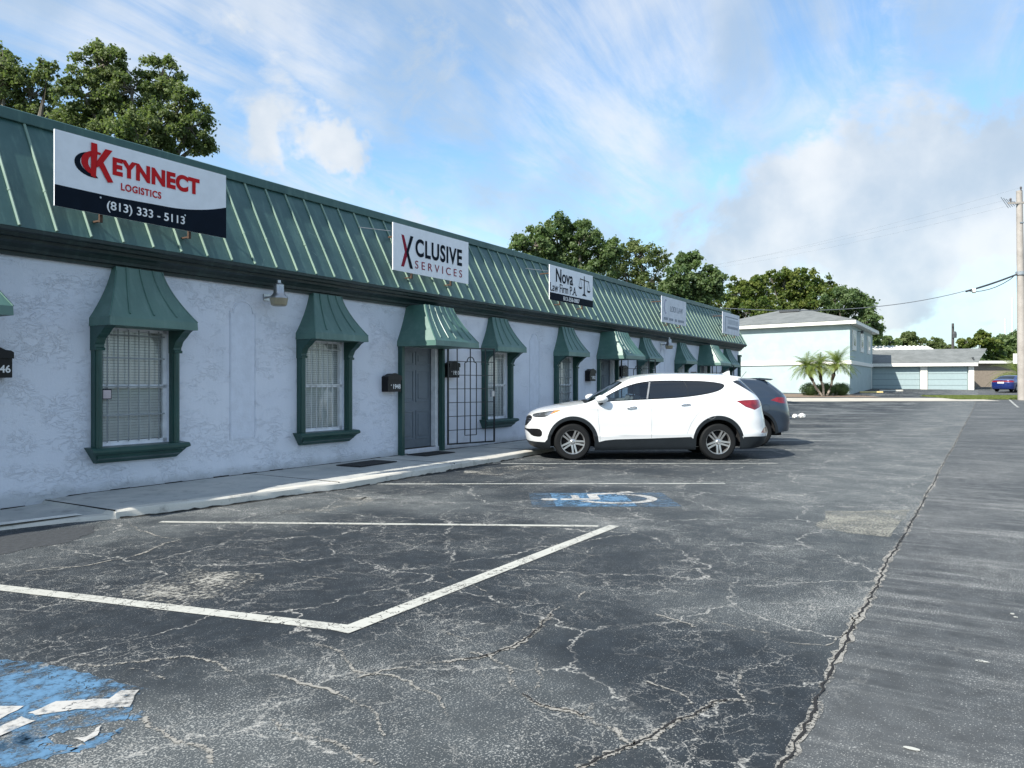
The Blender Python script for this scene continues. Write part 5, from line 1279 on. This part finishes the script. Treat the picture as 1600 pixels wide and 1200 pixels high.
# ======================= TREES =======================
def leafmesh(P, N, size, tint, aspect=1.0):
    """one bent quad per leaf cluster"""
    n = len(P); up = RNG.normal(size=(n, 3)); a = np.cross(N, up); a /= np.linalg.norm(a, axis=1, keepdims=True)+1e-9; b = np.cross(N, a)
    s = size*RNG.uniform(.6, 1.3, (n, 1)); a = a*s*aspect; b = b*s
    V = np.empty((n, 4, 3)); V[:, 0] = P-a*.5; V[:, 1] = P-b*.5+N*s*.12; V[:, 2] = P+a*.5; V[:, 3] = P+b*.5+N*s*.12
    me = bpy.data.meshes.new('crown'); V = V.reshape(-1, 3)
    me.vertices.add(len(V)); me.vertices.foreach_set('co', V.ravel()); me.loops.add(4*n); me.loops.foreach_set('vertex_index', np.arange(4*n, dtype=np.int32))
    me.polygons.add(n); me.polygons.foreach_set('loop_start', np.arange(0, 4*n, 4, dtype=np.int32)); me.update(calc_edges=True); me.validate()
    at = me.attributes.new('tint', 'FLOAT', 'POINT'); at.data.foreach_set('value', np.repeat(tint, 4).astype(np.float32))
    return me
M['oak'] = leafmat('oak_leaves', (.075, .115, .04), (.23, .27, .115), .45); M['oak2'] = leafmat('yellowish_leaves', (.055, .10, .022), (.19, .22, .05), .42); M['oak3'] = leafmat('deep_leaves', (.065, .115, .044), (.18, .24, .10), .45)
M['bark'] = concrete('grey_bark', (.13, .115, .095), (.20, .18, .15), .5)
def tree(name, x, d, H, blobs, mat, label, cat='tree', group='trees beyond the buildings', leaf=.17, n=16000, trunk=.28, seed=1, sub=7, dens_=1.0, base=None, spread=None):
    """blobs: (right offset, height, depth offset, radius) in metres round the trunk foot"""
    rg = np.random.default_rng(seed); a0, b0 = cw(x, d); z0 = rise(a0, b0) if base is None else base
    r = empty(name, (a0, b0, z0), -(PI/2-YAW), label, cat, group)
    Ps, Ns, Ts = [], [], []; limbs = MB(); tot = sum(q[3]**2 for q in blobs)
    topz = max(q[1] for q in blobs); fork = Vector((0, 0, max(1.2, min(q[1]-q[3] for q in blobs)-.3)))
    limbs.tube([(0, 0, -.2), (0, 0, fork.z*.5), tuple(fork)], [trunk*1.2, trunk, trunk*.8], 10)
    for (bx, bz, by, br) in blobs:
        c0 = Vector((bx, by, bz)); mid = fork.lerp(c0, .5)+Vector((rg.normal()*.2, rg.normal()*.2, -.15*br)); limbs.tube([tuple(fork), tuple(mid), tuple(c0)], [trunk*.55, trunk*.36, trunk*.16], 7)
        ns = max(10, int(sub*4.2)); 
        for k in range(ns):
            v = rg.normal(size=3); v /= np.linalg.norm(v); v[2] = v[2]*.85+.12; sc = np.array(c0)+v*br*rg.uniform(.25, 1.0)**.6*rg.uniform(.85, 1.1); sr = br*rg.uniform(.10, .25)
            if k % 2: limbs.tube([tuple(c0), tuple((np.array(c0)+sc)/2+rg.normal(size=3)*.08*br), tuple(sc)], [trunk*.14, trunk*.08, trunk*.03], 5)
            m = int(n*(br**2/tot)/ns*dens_*rg.uniform(.6, 1.4)); P = rg.normal(size=(m, 3))*sr*np.array([.62, .62, .42])
            P[:, 2] -= .25*(P[:, 0]**2+P[:, 1]**2)/max(sr, .01); outd = P/(np.linalg.norm(P, axis=1, keepdims=True)+1e-6)
            Nn = outd*.5+rg.normal(size=(m, 3))*.6+np.array([0, 0, .45]); Nn /= np.linalg.norm(Nn, axis=1, keepdims=True)
            Ps.append(P+sc); Ns.append(Nn); Ts.append(np.clip(rg.normal(rg.uniform(.1, .85), .16, m), 0, 1))
    me = leafmesh(np.concatenate(Ps), np.concatenate(Ns), leaf, np.concatenate(Ts)); me.materials.append(mat)
    o = bpy.data.objects.new('crown', me); COL.objects.link(o); o.parent = r
    limbs.build('trunk', M['bark'], r, smooth=50, fix=False)
    return r
def pxb(cx, cy, rp, D, x0, z0, dy=0):     # blob from image-space sketch, turned into metres at its distance
    return ((cx-800)/1200*(D+dy)-x0, 1.43+(600-cy)/1200*(D+dy)-z0, dy, rp/1200*(D+dy))
def ptree(px, D, sk, *a, **k):
    x0 = (px-800)/1200*D; w0 = cw(x0, D); z0 = rise(*w0)
    rg = random.Random(k.get('seed', 1)); bl = [pxb(cx, cy, r_*1.06, D, x0, z0, rg.uniform(-1, 1)*r_/1200*D*.9) for cx, cy, r_ in sk]
    return tree('oak_tree', x0, D, 0, bl, *a, **k)
ptree(215, 23, [(165, 100, 38), (205, 140, 48), (250, 130, 40), (295, 200, 40), (245, 200, 48), (180, 200, 46), (130, 150, 42), (120, 200, 40), (310, 225, 26), (160, 85, 20), (215, 225, 50), (285, 160, 26)], M['oak'], 'large spreading oak behind the building above the red lettered sign', leaf=.08, n=46000, seed=11, sub=7, trunk=.25, dens_=1.15)
ptree(25, 25, [(10, 130, 40), (50, 150, 40), (-30, 110, 55), (20, 190, 45), (70, 180, 32), (-50, 190, 50), (75, 110, 18), (5, 95, 22)], M['oak'], 'thinner brownish oak at the top left edge of the picture', leaf=.085, n=30000, seed=5, sub=9, trunk=.22)
ptree(880, 46, [(835, 385, 32), (870, 370, 32), (905, 372, 32), (940, 400, 28), (810, 380, 14), (860, 410, 36), (900, 415, 36), (930, 430, 26)], M['oak3'], 'dense round dark green tree left of the airy one, behind the roof', leaf=.15, n=42000, seed=21, sub=8)
ptree(1000, 50, [(965, 395, 20), (1000, 400, 26), (1030, 405, 20), (980, 430, 30), (1015, 440, 30), (955, 425, 22), (990, 382, 12)], M['oak'], 'airy pale tree with bare twigs showing, between two denser trees', leaf=.14, n=10500, seed=31, sub=11, trunk=.22)
ptree(1085, 46, [(1075, 408, 20), (1070, 440, 30), (1105, 440, 24), (1050, 455, 24), (1090, 470, 34), (1115, 455, 16), (1060, 480, 36)], M['oak3'], 'bushy dark green tree with a narrow raised top, right of the airy tree', leaf=.15, n=38000, seed=41, sub=9)
ptree(1165, 92, [(1150, 460, 24), (1185, 455, 28), (1165, 490, 34), (1135, 480, 26), (1200, 490, 30), (1182, 440, 16)], M['oak2'], 'yellow-green tree behind the left end of the aqua house roof', leaf=.28, n=23000, seed=51)
ptree(1240, 98, [(1225, 445, 26), (1255, 445, 28), (1240, 475, 36), (1275, 470, 30), (1205, 435, 14), (1290, 450, 18), (1225, 500, 36)], M['oak2'], 'tall tree with sunlit yellow patches directly behind the aqua house roof peak', leaf=.28, n=26000, seed=61)
ptree(1325, 95, [(1310, 475, 28), (1340, 470, 24), (1355, 500, 22), (1320, 505, 30), (1350, 525, 24), (1300, 500, 28), (1365, 515, 12)], M['oak3'], 'dark green tree at the right end of the group behind the aqua house', leaf=.28, n=26000, seed=71)
ptree(1382, 110, [(1375, 535, 16), (1392, 540, 14), (1365, 545, 16)], M['oak3'], 'small dark tree tucked in behind the corner of the aqua house', leaf=.4, n=8500, seed=81)
ptree(1420, 118, [(1420, 530, 14), (1405, 542, 15), (1437, 540, 14), (1424, 548, 18)], M['oak'], 'rounded grey-green tree behind the left part of the garage roof', leaf=.33, n=10200, seed=91)
ptree(1466, 122, [(1462, 538, 11), (1475, 545, 10), (1455, 548, 12)], M['oak'], 'small sparse tree left of the distant dark pole', leaf=.4, n=5100, seed=101)
ptree(1520, 112, [(1515, 536, 14), (1535, 530, 13), (1505, 548, 12), (1550, 540, 14)], M['oak2'], 'bright green leafy tree above the right end of the garage roof', leaf=.33, n=11050, seed=111)
ptree(1570, 116, [(1565, 545, 22), (1590, 540, 24), (1545, 560, 20), (1615, 550, 26), (1580, 570, 26), (1555, 578, 18), (1600, 590, 26)], M['oak3'], 'broad dull green tree behind the blue car and the utility pole', leaf=.45, n=22100, seed=121)
ptree(1537, 92, [(1535, 575, 12), (1545, 590, 10), (1530, 592, 12)], M['oak3'], 'dark shrub between the garage and the tan bungalow', leaf=.3, n=7650, seed=131)
# a distant belt that closes the horizon
bp_, bn, bt = [], [], []
for k in range(150):
    px = 1250+k*5; Dd = 150+random.uniform(-10, 10); x = (px-800)/1200*Dd; a, b = cw(x, Dd)
    m = 130; u_ = RNG.normal(size=(m, 3)); u_ /= np.linalg.norm(u_, axis=1, keepdims=True); bp_.append(np.array([a, b, 2.5+random.uniform(-.5, .9)])+u_*RNG.uniform(.4, 1, (m, 1))*np.array([3, 3, 3.0])); bn.append(u_); bt.append(RNG.uniform(0, .8, m))
me = leafmesh(np.concatenate(bp_), np.concatenate(bn), .8, np.concatenate(bt)); me.materials.append(M['oak3']); o = bpy.data.objects.new('distant_treeline', me); COL.objects.link(o); tag(o, 'low distant line of trees along the horizon', 'trees', kind='stuff')
# ---- palms
M['palm'] = leafmat('palm_fronds', (.08, .14, .03), (.26, .31, .08), .35); M['palmt'] = plain('palm_trunk', (.30, .25, .20), .9, var=.3, bump=.03, bscale=12); M['palmd'] = plain('dark_palm_fibre', (.055, .04, .03), .95, var=.4, bump=.04, bscale=18)
def palm(x, d, pts, label, nf=64, fl=1.7, seed=1, group='pygmy date palms in front of the aqua house', r0=.10):
    rg = random.Random(seed); a, b = cw(x, d); q = empty('palm_tree', (a, b, rise(a, b)), -(PI/2-YAW), label, 'palm', group)
    P = [Vector(p) for p in pts]; k = len(P)//2
    MB().tube(P[:k+1], [r0*.9]*(k+1), 10).build('trunk', M['palmt'], q, smooth=50)
    MB().tube(P[k:], [r0*1.1+.10*j/(len(P)-k) for j in range(len(P)-k)], 10).build('fibre_sleeve', M['palmd'], q, smooth=50)
    V, F, T = [], [], []; top = P[-1]
    for i in range(nf):
        az = rg.uniform(0, 2*PI); el = rg.uniform(-.1, 1.3); L_ = fl*rg.uniform(.8, 1.15); pos = top.copy(); dirn = Vector((math.cos(az)*math.cos(el), math.sin(az)*math.cos(el), math.sin(el)))
        n = 16; tt = rg.uniform(.1, 1)
        for j in range(n):
            step = L_/n; dirn = (dirn+Vector((0, 0, -.088))).normalized(); np_ = pos+dirn*step; side = dirn.cross(Vector((0, 0, 1))).normalized()
            i0 = len(V); w_ = .012; V += [pos-side*w_, pos+side*w_, np_+side*w_, np_-side*w_]; F.append((i0, i0+1, i0+2, i0+3)); T += [tt]*4
            if j > 1:
                ll = .36*math.sin(PI*min(1, (j+.5)/n*.85+.12))*fl/1.6
                for s_ in (-1, 1):
                    for off in (0, .5):
                        bse = pos+dirn*step*off; tip = bse+(side*s_*.82+dirn*.55+Vector((0, 0, -.18+rg.uniform(-.15, .15)))).normalized()*ll
                        i0 = len(V); V += [bse-dirn*.014, bse+dirn*.014, tip]; F.append((i0, i0+1, i0+2)); T += [min(1, tt+.1)]*3
            pos = np_
    me = bpy.data.meshes.new('fronds'); me.from_pydata([tuple(v) for v in V], [], F); at = me.attributes.new('tint', 'FLOAT', 'POINT'); at.data.foreach_set('value', np.array(T, np.float32)); me.materials.append(M['palm'])
    o = bpy.data.objects.new('fronds', me); COL.objects.link(o); o.parent = q
PD = 60.0; g0 = .45
def pp(cx, cy): return ((cx-800)/1200*PD, 1.43+(600-cy)/1200*PD-.42)
def palmpx(pts, label, **k):
    w3 = [pp(*p) for p in pts]; x0 = w3[0][0]; palm(x0, PD, [(x-x0, 0, z) for x, z in w3], label, **k)
palmpx([(1284.5, 619), (1279, 612), (1274, 605), (1270, 596), (1266, 588), (1262, 580), (1261, 574)], 'left palm with a trunk leaning left and yellowing fronds', seed=2)
palmpx([(1287, 619), (1286.5, 612), (1286, 604), (1283, 596), (1282, 588), (1281, 580), (1280, 573)], 'middle palm standing nearly upright, partly behind its neighbours', seed=3, nf=56)
palmpx([(1292, 619), (1296, 611), (1299, 603), (1300, 595), (1303, 586), (1306, 577), (1308, 570)], 'tallest right palm with a trunk leaning right and brown fibre below its crown', seed=4, nf=70, fl=1.85)
palm(*(48.6, 74), [(0, 0, 0), (.1, 0, .6), (.1, 0, 1.0), (.1, 0, 1.5)], 'bushy bright green palm behind the blue car', nf=60, fl=3.0, seed=9, group=None, r0=.16)
# shrubs round the palms
for k, (px, w_, h, lab) in enumerate(((1267, 19, 8.5, 'dark clipped shrub at the foot of the left palm'), (1291, 17, 8.5, 'dark clipped shrub between the palm trunks'), (1313, 17, 7.5, 'dark clipped shrub by the corner of the aqua house'))):
    x = (px-800)/1200*61.3; a, b = cw(x, 61.3); q = empty('shrub', (a, b, rise(a, b)), 0, lab, 'shrub', 'shrubs under the palms')
    m = 2600; u_ = RNG.normal(size=(m, 3)); u_ /= np.linalg.norm(u_, axis=1, keepdims=True); P = u_*RNG.uniform(.6, 1, (m, 1))*np.array([w_/20*.95, w_/20*.9, .55])*(1+.15*np.sin(u_[:, :1]*8)); P[:, 2] += .48; P[:, 2] = np.abs(P[:, 2])
    me = leafmesh(P, u_, .10, RNG.uniform(0, .6, m)); me.name = 'foliage'; me.materials.append(M['oak3']); o = bpy.data.objects.new('foliage', me); COL.objects.link(o); o.parent = q
    MB().tube([(0, 0, 0), (0, 0, .4)], .05, 6).build('stem', M['bark'], q)
# grass tufts of the lawn strip
m = 26000; xx = RNG.uniform(32.3, 48, m); dd = RNG.uniform(55.4, 60.6, m)+.0
P = np.array([(*cw(x, d_),) for x, d_ in zip(xx, dd)]); Z = np.array([rise(a, b) for a, b in P]); PP = np.column_stack([P, Z+.04]); Nn = RNG.normal(size=(m, 3))*np.array([1, 1, .15]); Nn /= np.linalg.norm(Nn, axis=1, keepdims=True)
me = leafmesh(PP, Nn, .11, RNG.uniform(0, 1, m)); me.materials.append(M['grass']); o = bpy.data.objects.new('lawn_grass', me); COL.objects.link(o); tag(o, 'sunlit strip of mown grass at the foot of the pole', 'grass', kind='stuff')
